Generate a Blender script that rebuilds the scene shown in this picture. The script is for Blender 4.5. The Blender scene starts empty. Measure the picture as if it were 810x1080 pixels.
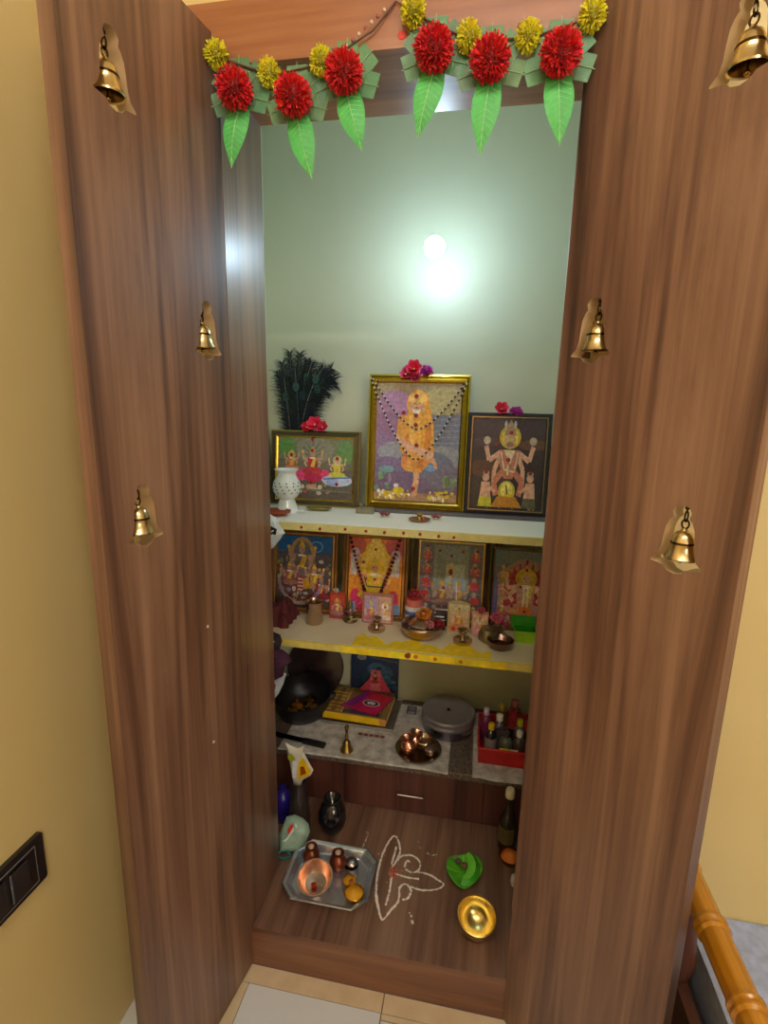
import bpy, math, random
from mathutils import Matrix, Vector
random.seed(7)
PI = math.pi
sc = bpy.context.scene
COL = bpy.data.collections.new('scene'); sc.collection.children.link(COL)

# ------------------------------------------------------------------ colours and materials
def lin(c):
    return tuple((v/12.92 if v <= .04045 else ((v+.055)/1.055)**2.4) for v in (c[0]/255, c[1]/255, c[2]/255))
def L4(c):
    return lin(c)+(1.,)
def newmat(name):
    m = bpy.data.materials.new(name); m.use_nodes = True
    return m, m.node_tree.nodes, m.node_tree.links, m.node_tree.nodes['Principled BSDF']
def attr_mat(name, rough=.5, metal=0., coat=0., noise=.12, nscale=40, trans=0., bump=0.):
    m, N, K, B = newmat(name)
    a = N.new('ShaderNodeAttribute'); a.attribute_name = 'Col'
    tc = N.new('ShaderNodeTexCoord'); n = N.new('ShaderNodeTexNoise'); n.inputs['Scale'].default_value = nscale
    n.inputs['Detail'].default_value = 4
    K.new(tc.outputs['Object'], n.inputs['Vector'])
    mr = N.new('ShaderNodeMapRange'); mr.inputs[1].default_value = .3; mr.inputs[2].default_value = .7
    mr.inputs[3].default_value = 1-noise; mr.inputs[4].default_value = 1+noise
    K.new(n.outputs['Fac'], mr.inputs[0])
    mx = N.new('ShaderNodeVectorMath'); mx.operation = 'SCALE'
    K.new(a.outputs['Color'], mx.inputs[0]); K.new(mr.outputs[0], mx.inputs['Scale'])
    K.new(mx.outputs[0], B.inputs['Base Color'])
    B.inputs['Roughness'].default_value = rough; B.inputs['Metallic'].default_value = metal
    B.inputs['Coat Weight'].default_value = coat; B.inputs['Coat Roughness'].default_value = .08
    B.inputs['Transmission Weight'].default_value = trans
    if bump:
        b = N.new('ShaderNodeBump'); b.inputs['Strength'].default_value = bump; b.inputs['Distance'].default_value = .002
        K.new(n.outputs['Fac'], b.inputs['Height']); K.new(b.outputs[0], B.inputs['Normal'])
    return m
MATTE = attr_mat('painted_matte', .6)
GLOSS = attr_mat('painted_gloss', .22, coat=.3)
METAL = attr_mat('polished_metal', .27, 1., noise=.06)
DULLM = attr_mat('brushed_metal', .42, .9, noise=.1)
PRINT = attr_mat('printed_paper_under_glass', .5, coat=.35, noise=.28, nscale=90)
LEAFM = attr_mat('cloth_leaf', .55, noise=.1, nscale=120)
CLOTH = attr_mat('fabric', .85, noise=.15, nscale=60, bump=.4)
GLASS = attr_mat('clear_glass', .05, trans=.9, noise=.02)

def wood(name, dark, mid, light, axis='z', rough=.3, scale=1., coat=.0):
    m, N, K, B = newmat(name)
    tc = N.new('ShaderNodeTexCoord'); mp = N.new('ShaderNodeMapping')
    s = {'x': (.7, 13, 13), 'y': (13, .7, 13), 'z': (13, 13, .7)}[axis]
    mp.inputs['Scale'].default_value = tuple(v*scale for v in s)
    K.new(tc.outputs['Object'], mp.inputs['Vector'])
    n = N.new('ShaderNodeTexNoise'); n.inputs['Scale'].default_value = 1.; n.inputs['Detail'].default_value = 9; n.inputs['Roughness'].default_value = .62
    n.inputs['Distortion'].default_value = .7
    K.new(mp.outputs[0], n.inputs['Vector'])
    mp2 = N.new('ShaderNodeMapping'); mp2.inputs['Scale'].default_value = tuple(v*scale*7 if v > 5 else v*scale*2.2 for v in s)
    K.new(tc.outputs['Object'], mp2.inputs['Vector'])
    n2 = N.new('ShaderNodeTexNoise'); n2.inputs['Scale'].default_value = 1.; n2.inputs['Detail'].default_value = 4
    K.new(mp2.outputs[0], n2.inputs['Vector'])
    ad = N.new('ShaderNodeMath'); ad.operation = 'MULTIPLY_ADD'; ad.inputs[1].default_value = .3
    K.new(n2.outputs['Fac'], ad.inputs[0]); K.new(n.outputs['Fac'], ad.inputs[2])
    r = N.new('ShaderNodeValToRGB'); e = r.color_ramp.elements
    e[0].position = .46; e[0].color = L4(dark); e[1].position = .86; e[1].color = L4(light)
    q = e.new(.63); q.color = L4(mid)
    K.new(ad.outputs[0], r.inputs[0]); K.new(r.outputs[0], B.inputs['Base Color'])
    B.inputs['Roughness'].default_value = rough; B.inputs['Coat Weight'].default_value = coat
    B.inputs['Coat Roughness'].default_value = .16 if axis == 'y' else .42
    return m
W_DOOR = wood('laminate_wood_upright_grain', (60, 38, 28), (112, 77, 58), (156, 118, 92), 'z', .47, coat=.35)
W_JAMB = wood('glossy_side_laminate', (60, 38, 28), (112, 77, 58), (156, 118, 92), 'z', .30, coat=.5)
W_FLOOR = wood('laminate_wood_deep_grain', (78, 50, 38), (114, 82, 64), (148, 116, 96), 'y', .38)
W_HEAD = wood('laminate_wood_level_grain', (122, 70, 38), (152, 94, 54), (176, 118, 74), 'x', .34)
W_PLIN = wood('plinth_wood', (86, 52, 36), (122, 80, 56), (146, 102, 74), 'x', .36)
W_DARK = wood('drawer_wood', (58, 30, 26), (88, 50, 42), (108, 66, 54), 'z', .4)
W_RAIL = wood('varnished_golden_wood', (146, 88, 14), (186, 124, 24), (206, 148, 46), 'y', .2, coat=.6)

def plain(name, c, rough=.6, c2=None, scale=3, bump=0, spec=.5, coat=0.):
    m, N, K, B = newmat(name)
    tc = N.new('ShaderNodeTexCoord'); n = N.new('ShaderNodeTexNoise'); n.inputs['Scale'].default_value = scale; n.inputs['Detail'].default_value = 6
    K.new(tc.outputs['Object'], n.inputs['Vector'])
    r = N.new('ShaderNodeValToRGB'); e = r.color_ramp.elements
    e[0].position = .35; e[0].color = L4(c); e[1].position = .7; e[1].color = L4(c2 or tuple(min(255, v*1.04) for v in c))
    K.new(n.outputs['Fac'], r.inputs[0]); K.new(r.outputs[0], B.inputs['Base Color'])
    B.inputs['Roughness'].default_value = rough; B.inputs['Specular IOR Level'].default_value = spec
    B.inputs['Coat Weight'].default_value = coat
    if bump:
        b = N.new('ShaderNodeBump'); b.inputs['Strength'].default_value = bump; b.inputs['Distance'].default_value = .001
        K.new(n.outputs['Fac'], b.inputs['Height']); K.new(b.outputs[0], B.inputs['Normal'])
    return m
P_WALL = plain('cream_wall_paint', (220, 195, 132), .5, (224, 201, 140))
P_NICHE = plain('pale_niche_paint', (210, 212, 184), .42, (214, 217, 190))
P_CEIL = plain('ceiling_paint', (238, 230, 205), .7)
T_WHITE = plain('white_glazed_tile', (222, 222, 224), .22, (228, 228, 230))
T_CREAM = plain('cream_border_tile', (214, 190, 152), .3, (226, 206, 172), 18)
T_GROUT = plain('tile_grout', (120, 92, 66), .9)
STONE = plain('grey_speckled_stone', (66, 54, 46), .35, (122, 108, 96), 140)
PAPER = plain('printed_newspaper', (158, 152, 146), .8, (208, 202, 194), 34, .2)
SHELF1 = plain('cream_shelf_top_board', (240, 238, 226), .45, (244, 242, 232))

# ------------------------------------------------------------------ mesh builder
class MB:
    def __init__(s): s.v = []; s.f = []; s.c = []; s.m = []; s.M = Matrix.Identity(4); s.k = 0
    def add(s, vs, fs, col, mi=None):
        b = len(s.v); mi = s.k if mi is None else mi
        s.v += [tuple(s.M @ Vector(p)) for p in vs]
        for i, f in enumerate(fs):
            s.f.append([b+j for j in f]); s.m.append(mi); s.c.append(col[i] if isinstance(col, list) else col)
        return s
    def box(s, x0, x1, y0, y1, z0, z1, col=(200, 200, 200), mi=None):
        vs = [(x, y, z) for z in (z0, z1) for x, y in ((x0, y0), (x1, y0), (x1, y1), (x0, y1))]
        return s.add(vs, [(3, 2, 1, 0), (4, 5, 6, 7), (0, 1, 5, 4), (1, 2, 6, 5), (2, 3, 7, 6), (3, 0, 4, 7)], col, mi)
    def bbox(s, x0, x1, y0, y1, z0, z1, col=(200, 200, 200), mi=None, b=.003):
        # box with chamfered top and upright edges
        def ring(i, z): return [(x0+i, y0+i*0+b, z), (x0+i+b, y0+i, z), (x1-i-b, y0+i, z), (x1-i, y0+b+i*0, z), (x1-i, y1-b, z), (x1-i-b, y1-i, z), (x0+i+b, y1-i, z), (x0+i, y1-b, z)]
        vs = ring(0, z0)+ring(0, z1-b)+ring(b*.6, z1)
        fs = [tuple(range(7, -1, -1)), tuple(range(16, 24))]
        for k in (0, 8):
            for i in range(8): j = (i+1) % 8; fs.append((k+i, k+j, k+8+j, k+8+i))
        return s.add(vs, fs, col, mi)
    def lathe(s, prof, col=(200, 200, 200), n=28, mi=None, sx=1., sy=1., wob=None):
        vs = []; cols = []; fs = []
        for (r, z) in prof:
            for i in range(n):
                a = 2*PI*i/n; rr = r*(1+(wob(a, z) if wob else 0))
                vs.append((rr*math.cos(a)*sx, rr*math.sin(a)*sy, z))
        for k in range(len(prof)-1):
            for i in range(n):
                j = (i+1) % n; fs.append((k*n+i, k*n+j, (k+1)*n+j, (k+1)*n+i))
                cols.append(col[k] if isinstance(col, list) else col)
        return s.add(vs, fs, cols, mi)
    def cyl(s, r, z0, z1, col, n=24, mi=None):
        return s.lathe([(0, z0), (r, z0), (r, z1), (0, z1)], col, n, mi)
    def ball(s, c, r, col, n=14, mi=None, sz=1., sx=1., sy=1.):
        m = n//2; M0 = s.M; s.M = M0 @ Matrix.Translation(c)
        s.lathe([(r*math.sin(PI*k/m), -r*sz*math.cos(PI*k/m)) for k in range(m+1)], col, n, mi, sx, sy)
        s.M = M0; return s
    def tube(s, pts, r, col, n=8, mi=None, caps=True):
        pts = [Vector(p) for p in pts]; vs = []; fs = []
        R = r if isinstance(r, (list, tuple)) else [r]*len(pts)
        for i, p in enumerate(pts):
            d = (pts[min(i+1, len(pts)-1)]-pts[max(i-1, 0)])
            if d.length < 1e-9: d = Vector((0, 0, 1))
            d.normalize(); u = d.orthogonal() if i == 0 else (u-d*u.dot(d))
            if u.length < 1e-6: u = d.orthogonal()
            u.normalize(); w = d.cross(u)
            for k in range(n):
                a = 2*PI*k/n; vs.append(tuple(p+(u*math.cos(a)+w*math.sin(a))*R[i]))
        for i in range(len(pts)-1):
            for k in range(n):
                j = (k+1) % n; fs.append((i*n+k, i*n+j, (i+1)*n+j, (i+1)*n+k))
        if caps: fs += [tuple(range(n-1, -1, -1)), tuple(range((len(pts)-1)*n, len(pts)*n))]
        return s.add(vs, fs, col, mi)
    def poly(s, pts, col, mi=None):
        return s.add(pts, [tuple(range(len(pts)))], col, mi)
    def strip(s, a, b, col, mi=None):       # two rows of points
        n = len(a); return s.add(list(a)+list(b), [(i, i+1, n+i+1, n+i) for i in range(n-1)], col, mi)
    def prism(s, pts, t, col, mi=None):      # outline in xz, thickness t along +y
        n = len(pts); vs = [(x, 0, z) for x, z in pts]+[(x, t, z) for x, z in pts]
        fs = [tuple(range(n)), tuple(range(2*n-1, n-1, -1))]+[(i, n+i, n+(i+1) % n, (i+1) % n) for i in range(n)]
        return s.add(vs, fs, col, mi)
    def build(s, name, mats, parent=None, smooth=False, loc=None, rot=None):
        me = bpy.data.meshes.new(name); me.from_pydata(s.v, [], s.f)
        mats = mats if isinstance(mats, (list, tuple)) else [mats]
        for m in mats: me.materials.append(m)
        for p, k in zip(me.polygons, s.m): p.material_index = min(k, len(mats)-1); p.use_smooth = smooth
        at = me.color_attributes.new('Col', 'FLOAT_COLOR', 'CORNER')
        for p, c in zip(me.polygons, s.c):
            v = L4(c)
            for li in p.loop_indices: at.data[li].color = v
        me.update()
        if smooth:
            try: me.set_sharp_from_angle(angle=math.radians(38))
            except Exception: pass
        o = bpy.data.objects.new(name, me); COL.objects.link(o)
        if parent: o.parent = parent
        if loc: o.location = loc
        if rot: o.rotation_euler = rot
        return o
def tag(o, label, cat, group=None, kind=None):
    if label: o['label'] = label
    if cat: o['category'] = cat
    if group: o['group'] = group
    if kind: o['kind'] = kind
    return o
def thing(name, label, cat, loc=(0, 0, 0), rot=(0, 0, 0), group=None):
    o = bpy.data.objects.new(name, None); COL.objects.link(o); o.empty_display_size = .02
    o.location = loc; o.rotation_euler = rot
    return tag(o, label, cat, group)
def struct(name, mb, mats, smooth=False):
    o = mb.build(name, mats, None, smooth); o['kind'] = 'structure'; return o
def copy_tree(o, parent=None):
    c = o.copy(); COL.objects.link(c); c.parent = parent
    for ch in list(o.children): copy_tree(ch, c)
    return c
def clamp(c, j=20): return tuple(max(0, min(255, v+random.uniform(-j, j))) for v in c)

W = .654; WR = .679; D = .836; JD = .19
Z1 = 1.115; Z2 = .72; Z3 = .318; ZF = .122; HB = 2.08

# ------------------------------------------------------------------ the room
f = MB()
f.box(-.26, 3.2, -3.2, 0, -.05, -.002, mi=2)
f.box(-.258, .358, -.045, -.001, -.002, 0, mi=1); f.box(.361, 1.0, -.045, -.001, -.002, 0, mi=1)
f.box(-.03, .008, -.9, -.047, -.002, 0, mi=1)
f.box(.010, .358, -.65, -.047, -.002, 0, mi=0); f.box(-.258, -.033, -.65, -.047, -.002, 0, mi=0)
f.box(.361, .96, -.65, -.062, -.002, 0, mi=0); f.box(.361, .96, -.0595, -.047, -.002, 0, mi=1)
for i in range(-1, 5):
    for j in range(4):
        x0 = .361+.602*i; x1 = x0+.599; y1 = -.653-.602*j; y0 = y1-.599
        f.box(max(x0, -.258), min(x1, 3.19), max(y0, -3.19), y1, -.002, 0, mi=0)
for i in range(1, 5): f.box(.361+.602*i, min(.361+.602*i+.599, 3.19), -.65, -.002, -.002, 0, mi=0)
struct('floor', f, [T_WHITE, T_CREAM, T_GROUT])
m = MB(); m.box(-.36, -.2568, -3.2, .05, -.05, 2.75); struct('wall_left', m, P_WALL)
m = MB(); m.box(-.36, -.09, .0, .12, 0, 2.75); m.box(-.09, .76, .0, .12, 2.181, 2.75); m.box(.76, 3.2, .0, .12, 0, 2.75)
m.box(-.09, -.03, .02, .12, 0, 2.181); m.box(.71, .76, .02, .12, 0, 2.181)
struct('wall_front', m, P_WALL)
m = MB(); m.box(3.2, 3.3, -3.2, .12, -.05, 2.75); struct('wall_right', m, P_WALL)
m = MB(); m.box(-.36, 3.3, -3.3, -3.2, -.05, 2.75); struct('wall_back', m, P_WALL)
m = MB(); m.box(-.36, 3.3, -3.3, .12, 2.75, 2.85); struct('ceiling', m, P_CEIL)
# the recess behind the cupboard front
m = MB(); m.box(-.34, 1.0, D, D+.08, 0, 2.5); struct('wall_niche_back', m, P_NICHE)
m = MB(); m.box(-.34, -.27, .12, D, 0, 2.5); m.box(-.27, -.03, .12, .15, 0, 2.42); struct('wall_niche_left', m, P_NICHE)
m = MB(); m.box(.925, 1.0, .12, D, 0, 2.5); m.box(.71, .925, .12, .15, 0, 2.42); struct('wall_niche_right', m, P_NICHE)
m = MB(); m.box(-.34, 1.0, .12, D+.08, 2.42, 2.5); m.box(-.03, .71, .12, .19, 2.181, 2.42); struct('ceiling_niche', m, P_NICHE)

# ------------------------------------------------------------------ the cupboard
cup = thing('shrine_cupboard', 'tall built-in brown wooden shrine cupboard with two open doors', 'cupboard')
m = MB(); m.box(-.085, .75, -.018, -.0005, HB, 2.18); m.box(0, WR, 0, JD, HB, 2.18); m.build('header', W_HEAD, cup)
for x0, x1 in ((-.03, 0), (WR, WR+.03)):
    m = MB(); m.box(x0, x1, .0, JD, 0, 2.18); m.build('side_panel', W_JAMB, cup)
m = MB(); m.box(0, WR, 0, .02, 0, ZF-.001); m.build('plinth', W_PLIN, cup)
m = MB(); m.box(-.27, .925, .02, .83, .104, ZF); m.box(0, WR, .0, .0205, ZF-.001, ZF); m.build('base_board', W_FLOOR, cup)

CUTEDGE = plain('pale_cut_edge', (182, 150, 108), .3, (194, 164, 122), 10)
def bell_outline(cx, cz, s):
    half = [(.0, .056), (.010, .053), (.0145, .045), (.012, .036), (.017, .031), (.022, .020), (.024, .004), (.0255, -.014), (.030, -.028), (.039, -.036), (.040, -.040), (.018, -.043), (.012, -.050), (0, -.053)]
    pts = [(cx+x*s, cz+z*s) for x, z in half]+[(cx-x*s, cz+z*s) for x, z in half[-2:0:-1]]
    return pts
HOLES = [(.2586, 1.948), (.0674, 1.610), (.2626, 1.284)]
TH = .028; DW = .352; ZT = 2.135
def door(side, ang, label):
    cu = bpy.data.curves.new('d', 'CURVE'); cu.dimensions = '2D'; cu.fill_mode = 'BOTH'; cu.extrude = TH/2
    for pts in [[(0.002, .006), (DW, .006), (DW, ZT), (0.002, ZT)]]+[bell_outline(d, z, 1.) for d, z in HOLES]:
        sp = cu.splines.new('POLY'); sp.points.add(len(pts)-1); sp.use_cyclic_u = True
        for p, q in zip(sp.points, pts): p.co = (q[0], q[1], 0, 1)
    to = bpy.data.objects.new('d', cu); COL.objects.link(to)
    dg = bpy.context.evaluated_depsgraph_get()
    me = bpy.data.meshes.new_from_object(to.evaluated_get(dg)); bpy.data.objects.remove(to)
    for v in me.vertices:
        d, z, t = v.co; v.co = ((-1 if side == 'l' else 1)*(TH/2-t), -d, z)
    me.materials.clear(); me.materials.append(W_DOOR); me.materials.append(CUTEDGE)
    for p in me.polygons:
        c = p.center
        p.material_index = 1 if (abs(p.normal.x) < .5 and .01 < -c.y < DW-.01 and .02 < c.z < ZT-.02) else 0
    me.name = 'door'
    o = bpy.data.objects.new('door', me); COL.objects.link(o); o.parent = cup
    o.location = ((0, -.0005, 0) if side == 'l' else (W, -.0005, 0)); o.rotation_euler = (0, 0, -ang if side == 'l' else ang)
    for z in (.75, 1.02):
        m = MB(); m.M = Matrix.Translation((0, -.115, z)) @ Matrix.Rotation(PI/2, 4, 'Y')
        m.lathe([(0, -.002), (.003, -.002), (.003, .0018), (0, .002)], (226, 206, 180), 10)
        if side == 'l': m.build('screw_cap', MATTE, o, True)
    return o
AL, AR = .1375, .7213
door('l', AL, ''); door('r', AR, '')

BRASS = (220, 198, 148); GOLD = (222, 170, 70); STEEL = (176, 176, 182); COPPER = (214, 156, 126); DBR = (96, 74, 48)
def make_bell():
    t = thing('brass_bell', '', 'bell')
    m = MB(); prof = [(.0235, -.034), (.0255, -.036), (.0262, -.033), (.0225, -.026), (.0195, -.018), (.0185, -.010), (.0192, -.008), (.0185, -.006), (.0165, .001), (.013, .008), (.006, .012), (.0045, .016), (0, .017)]
    cols = [BRASS]*12; cols[5] = cols[6] = (90, 66, 34)
    m.lathe(prof, cols); m.lathe([(.0235, -.034), (.0185, -.026), (.015, -.008), (.011, .004), (0, .007)], (110, 84, 44))
    m.build('bell_body', METAL, t, True)
    m = MB(); m.tube([(0, 0, .006), (0, 0, -.036)], .0012, DBR); m.ball((0, 0, -.040), .0042, (186, 146, 70), 10); m.build('clapper', METAL, t, True)
    m = MB(); pts = [(0, .006*math.sin(a), .023+.0075*math.cos(a)) for a in [2*PI*i/12 for i in range(13)]]; m.tube(pts, .0016, DBR)
    pts = [(.0045*math.sin(a), 0, .036+.009*math.cos(a)) for a in [2*PI*i/12 for i in range(13)]]; m.tube(pts, .0016, (84, 70, 52))
    m.ball((0, 0, .05), .004, (84, 70, 52), 10); m.tube([(0, 0, .042), (0, 0, .0555)], .0014, (84, 70, 52))
    m.build('hanging_hook', METAL, t, True)
    return t
b0 = make_bell(); first = True
BL = {('l', 0): 'brass bell hanging in the highest bell-shaped hole of the left door',
      ('l', 1): 'brass bell hanging in the middle hole of the left door, nearest the hinge side',
      ('l', 2): 'brass bell hanging in the lowest bell-shaped hole of the left door',
      ('r', 0): 'brass bell hanging in the highest bell-shaped hole of the right door',
      ('r', 1): 'brass bell hanging in the middle hole of the right door, nearest the shrine',
      ('r', 2): 'brass bell hanging in the lowest bell-shaped hole of the right door'}
for side, a in (('l', AL), ('r', AR)):
    for i, (d, z) in enumerate(HOLES):
        b = b0 if first else copy_tree(b0); first = False
        sg = -1 if side == 'l' else 1; off = TH/2
        x = sg*d*math.sin(a)+sg*off*math.cos(a); y = -d*math.cos(a)+off*math.sin(a)
        b.scale = (.94,)*3; b.location = ((0 if side == 'l' else W)+x, y, z+.0032); b.rotation_euler = (0, 0, -a if side == 'l' else a)
        tag(b, BL[(side, i)], 'bell', 'brass bells in the door cutouts')

# switch plate on the left wall
t = thing('switch_plate', 'black rectangular switch plate low on the cream wall left of the open door', 'switch plate', (-.2568, -.44, .632))
m = MB(); pr = []
for cx, cz, a0 in ((.105, .050, 0), (-.105, .050, 90), (-.105, -.050, 180), (.105, -.050, 270)):
    for k in range(5):
        a = math.radians(a0+k*22.5); r = .006; pr.append((cx-(r if cx > 0 else -r)+r*math.cos(a), cz-(r if cz > 0 else -r)+r*math.sin(a)))
n = len(pr); m.add([(0, p[0], p[1]) for p in pr]+[(.009, p[0], p[1]) for p in pr]+[(.012, p[0]*.96, p[1]*.93) for p in pr], [tuple(range(2*n, 3*n))]+[(k*n+i, k*n+(i+1) % n, (k+1)*n+(i+1) % n, (k+1)*n+i) for k in (0, 1) for i in range(n)], (38, 32, 34))
m.build('plate', GLOSS, t)
m = MB(); fr = [(-.082, .038), (.082, .038), (.082, -.038), (-.082, -.038), (-.082, .038)]
m.tube([(.0123, y, z) for y, z in fr], .0009, (120, 116, 118), 6); m.build('inlay_line', MATTE, t)
for y in (-.045, .0, .045):
    m = MB(); m.bbox(.0118, .0165, y-.019, y+.019, -.030, .030, (50, 44, 46), b=.002); m.build('rocker_switch', GLOSS, t)

# wall bulb
t = thing('wall_bulb', 'small glowing cool white bulb on the back wall of the shrine', 'light bulb', (.331, D, 1.998))
m = MB(); m.M = Matrix.Rotation(PI/2, 4, 'X'); m.lathe([(0, 0), (.016, 0), (.016, .006), (.006, .010), (0, .010)], (250, 250, 250)); m.M = Matrix(); m.tube([(0, -.006, 0), (.021, -.196, -.054)], .006, (250, 250, 250)); m.build('bulb_holder', MATTE, t, True)
em, N, K, B = newmat('glowing_bulb_glass'); B.inputs['Base Color'].default_value = (1, 1, 1, 1)
B.inputs['Emission Color'].default_value = (.60, .82, 1., 1); B.inputs['Emission Strength'].default_value = 122
m = MB(); m.M = Matrix.Translation((.024, -.222, -.062)); m.ball((0, 0, 0), .030, (255, 255, 255), 24); m.build('bulb_globe', em, t, True)

# ------------------------------------------------------------------ shelves and counter
def blob(m, x, y, z, r, col, nrm='y', n=9):
    pts = []
    for k in range(n):
        a = 2*PI*k/n; rr = r*random.uniform(.75, 1.15)
        pts.append((x+rr*math.cos(a), y, z+rr*math.sin(a)) if nrm == 'y' else (x+rr*math.cos(a), y+rr*math.sin(a), z))
    m.poly(pts, col)
t = thing('upper_shelf', 'upper cream shelf with red dots along its yellow front edge', 'shelf', (0, 0, 0))
m = MB(); m.box(-.2695, .9245, .46, D-.0005, Z1-.023, Z1); m.build('board', SHELF1, t)
m = MB(); m.box(-.2695, .9245, .452, .46, Z1-.024, Z1-.001, (210, 198, 128)); 
for x in (-.04, .02, .10, .165, .222, .28, .33, .385, .43): blob(m, x+.03, .4515, Z1-.013+random.uniform(-.002, .002), .0055, (150, 36, 30))
m.build('edge_strip', MATTE, t)
t = thing('lower_shelf', 'lower cream shelf with its front edge smeared bright yellow', 'shelf', (0, 0, 0))
m = MB(); m.box(-.2695, .9245, .46, D-.0005, Z2-.023, Z2, (198, 184, 150))
m.build('board', plain('shelf_board_paint', (222, 210, 178), .5, (230, 218, 188), 8), t)
m = MB(); m.box(-.2695, .9245, .452, .46, Z2-.024, Z2-.001, (222, 200, 100))
xs = .12
while xs < .62:
    w = random.uniform(.015, .04); m.box(xs, xs+w, .451, .452, Z2-.024, Z2-.001, clamp((242, 212, 30), 10)); xs += w
for x in (.36, .50, .42): blob(m, x, .4505, Z2-.012, .007, (190, 120, 20))
blob(m, .335, .4505, Z2-.01, .010, (130, 60, 20))
m.build('edge_strip', MATTE, t)
m = MB(); P = [(.17+.40*k/26, .462+.002) for k in range(27)]
m.add([(.15, .462, Z2+.0004)]+[(.15+.44*k/20, .525+.022*math.sin(k*.9)+.018*math.sin(k*2.3), Z2+.0004) for k in range(21)]+[(.59, .462, Z2+.0004)], [tuple(range(22, -1, -1))], (240, 208, 36))
m.build('turmeric_smear', MATTE, t)

base = thing('base_cabinet', 'low dark wooden cabinet with one drawer under the stone counter', 'cabinet', (0, 0, 0))
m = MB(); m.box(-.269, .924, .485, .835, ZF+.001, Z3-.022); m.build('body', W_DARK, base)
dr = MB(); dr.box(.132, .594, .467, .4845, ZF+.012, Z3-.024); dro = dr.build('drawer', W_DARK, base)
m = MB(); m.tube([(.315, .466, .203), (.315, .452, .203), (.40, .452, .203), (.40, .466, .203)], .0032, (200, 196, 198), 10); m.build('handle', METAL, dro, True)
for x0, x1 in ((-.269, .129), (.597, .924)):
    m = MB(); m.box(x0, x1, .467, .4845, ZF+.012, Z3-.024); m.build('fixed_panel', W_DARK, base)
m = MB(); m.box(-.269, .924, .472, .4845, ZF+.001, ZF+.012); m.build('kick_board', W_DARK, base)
m = MB(); m.bbox(-.2695, .9245, .448, D-.0005, Z3-.022, Z3, b=.004); tag(m.build('stone_counter', STONE), 'grey speckled stone countertop above the drawer cabinet', 'countertop')
def paper(x0, x1, y0, y1, label, drop):
    m = MB(); n = 14; rows = []
    ys = [(y0-.003, Z3-drop), (y0-.003, Z3-.001), (y0, Z3+.002)]+[(y0+(y1-y0)*k/6, Z3+.0018) for k in range(1, 7)]
    for y, z in ys: rows.append([(x0+(x1-x0)*i/n, y+.0015*math.sin(i*1.7), z+.0008*math.sin(i*2.1+y*30)+(.002*math.sin(i*1.3) if z < Z3-.002 else 0)) for i in range(n+1)])
    for a, b in zip(rows, rows[1:]): m.strip(b, a, (200, 190, 180))
    o = m.build('newspaper_sheet', PAPER, None, True); tag(o, label, 'paper', 'newspaper sheets lining the counter'); return o
paper(-.10, .478, .446, .80, 'wide printed paper sheet lining the left and middle of the counter', .003)
paper(.556, .90, .446, .80, 'printed paper sheet lining the counter under the red tray', .004)

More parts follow.
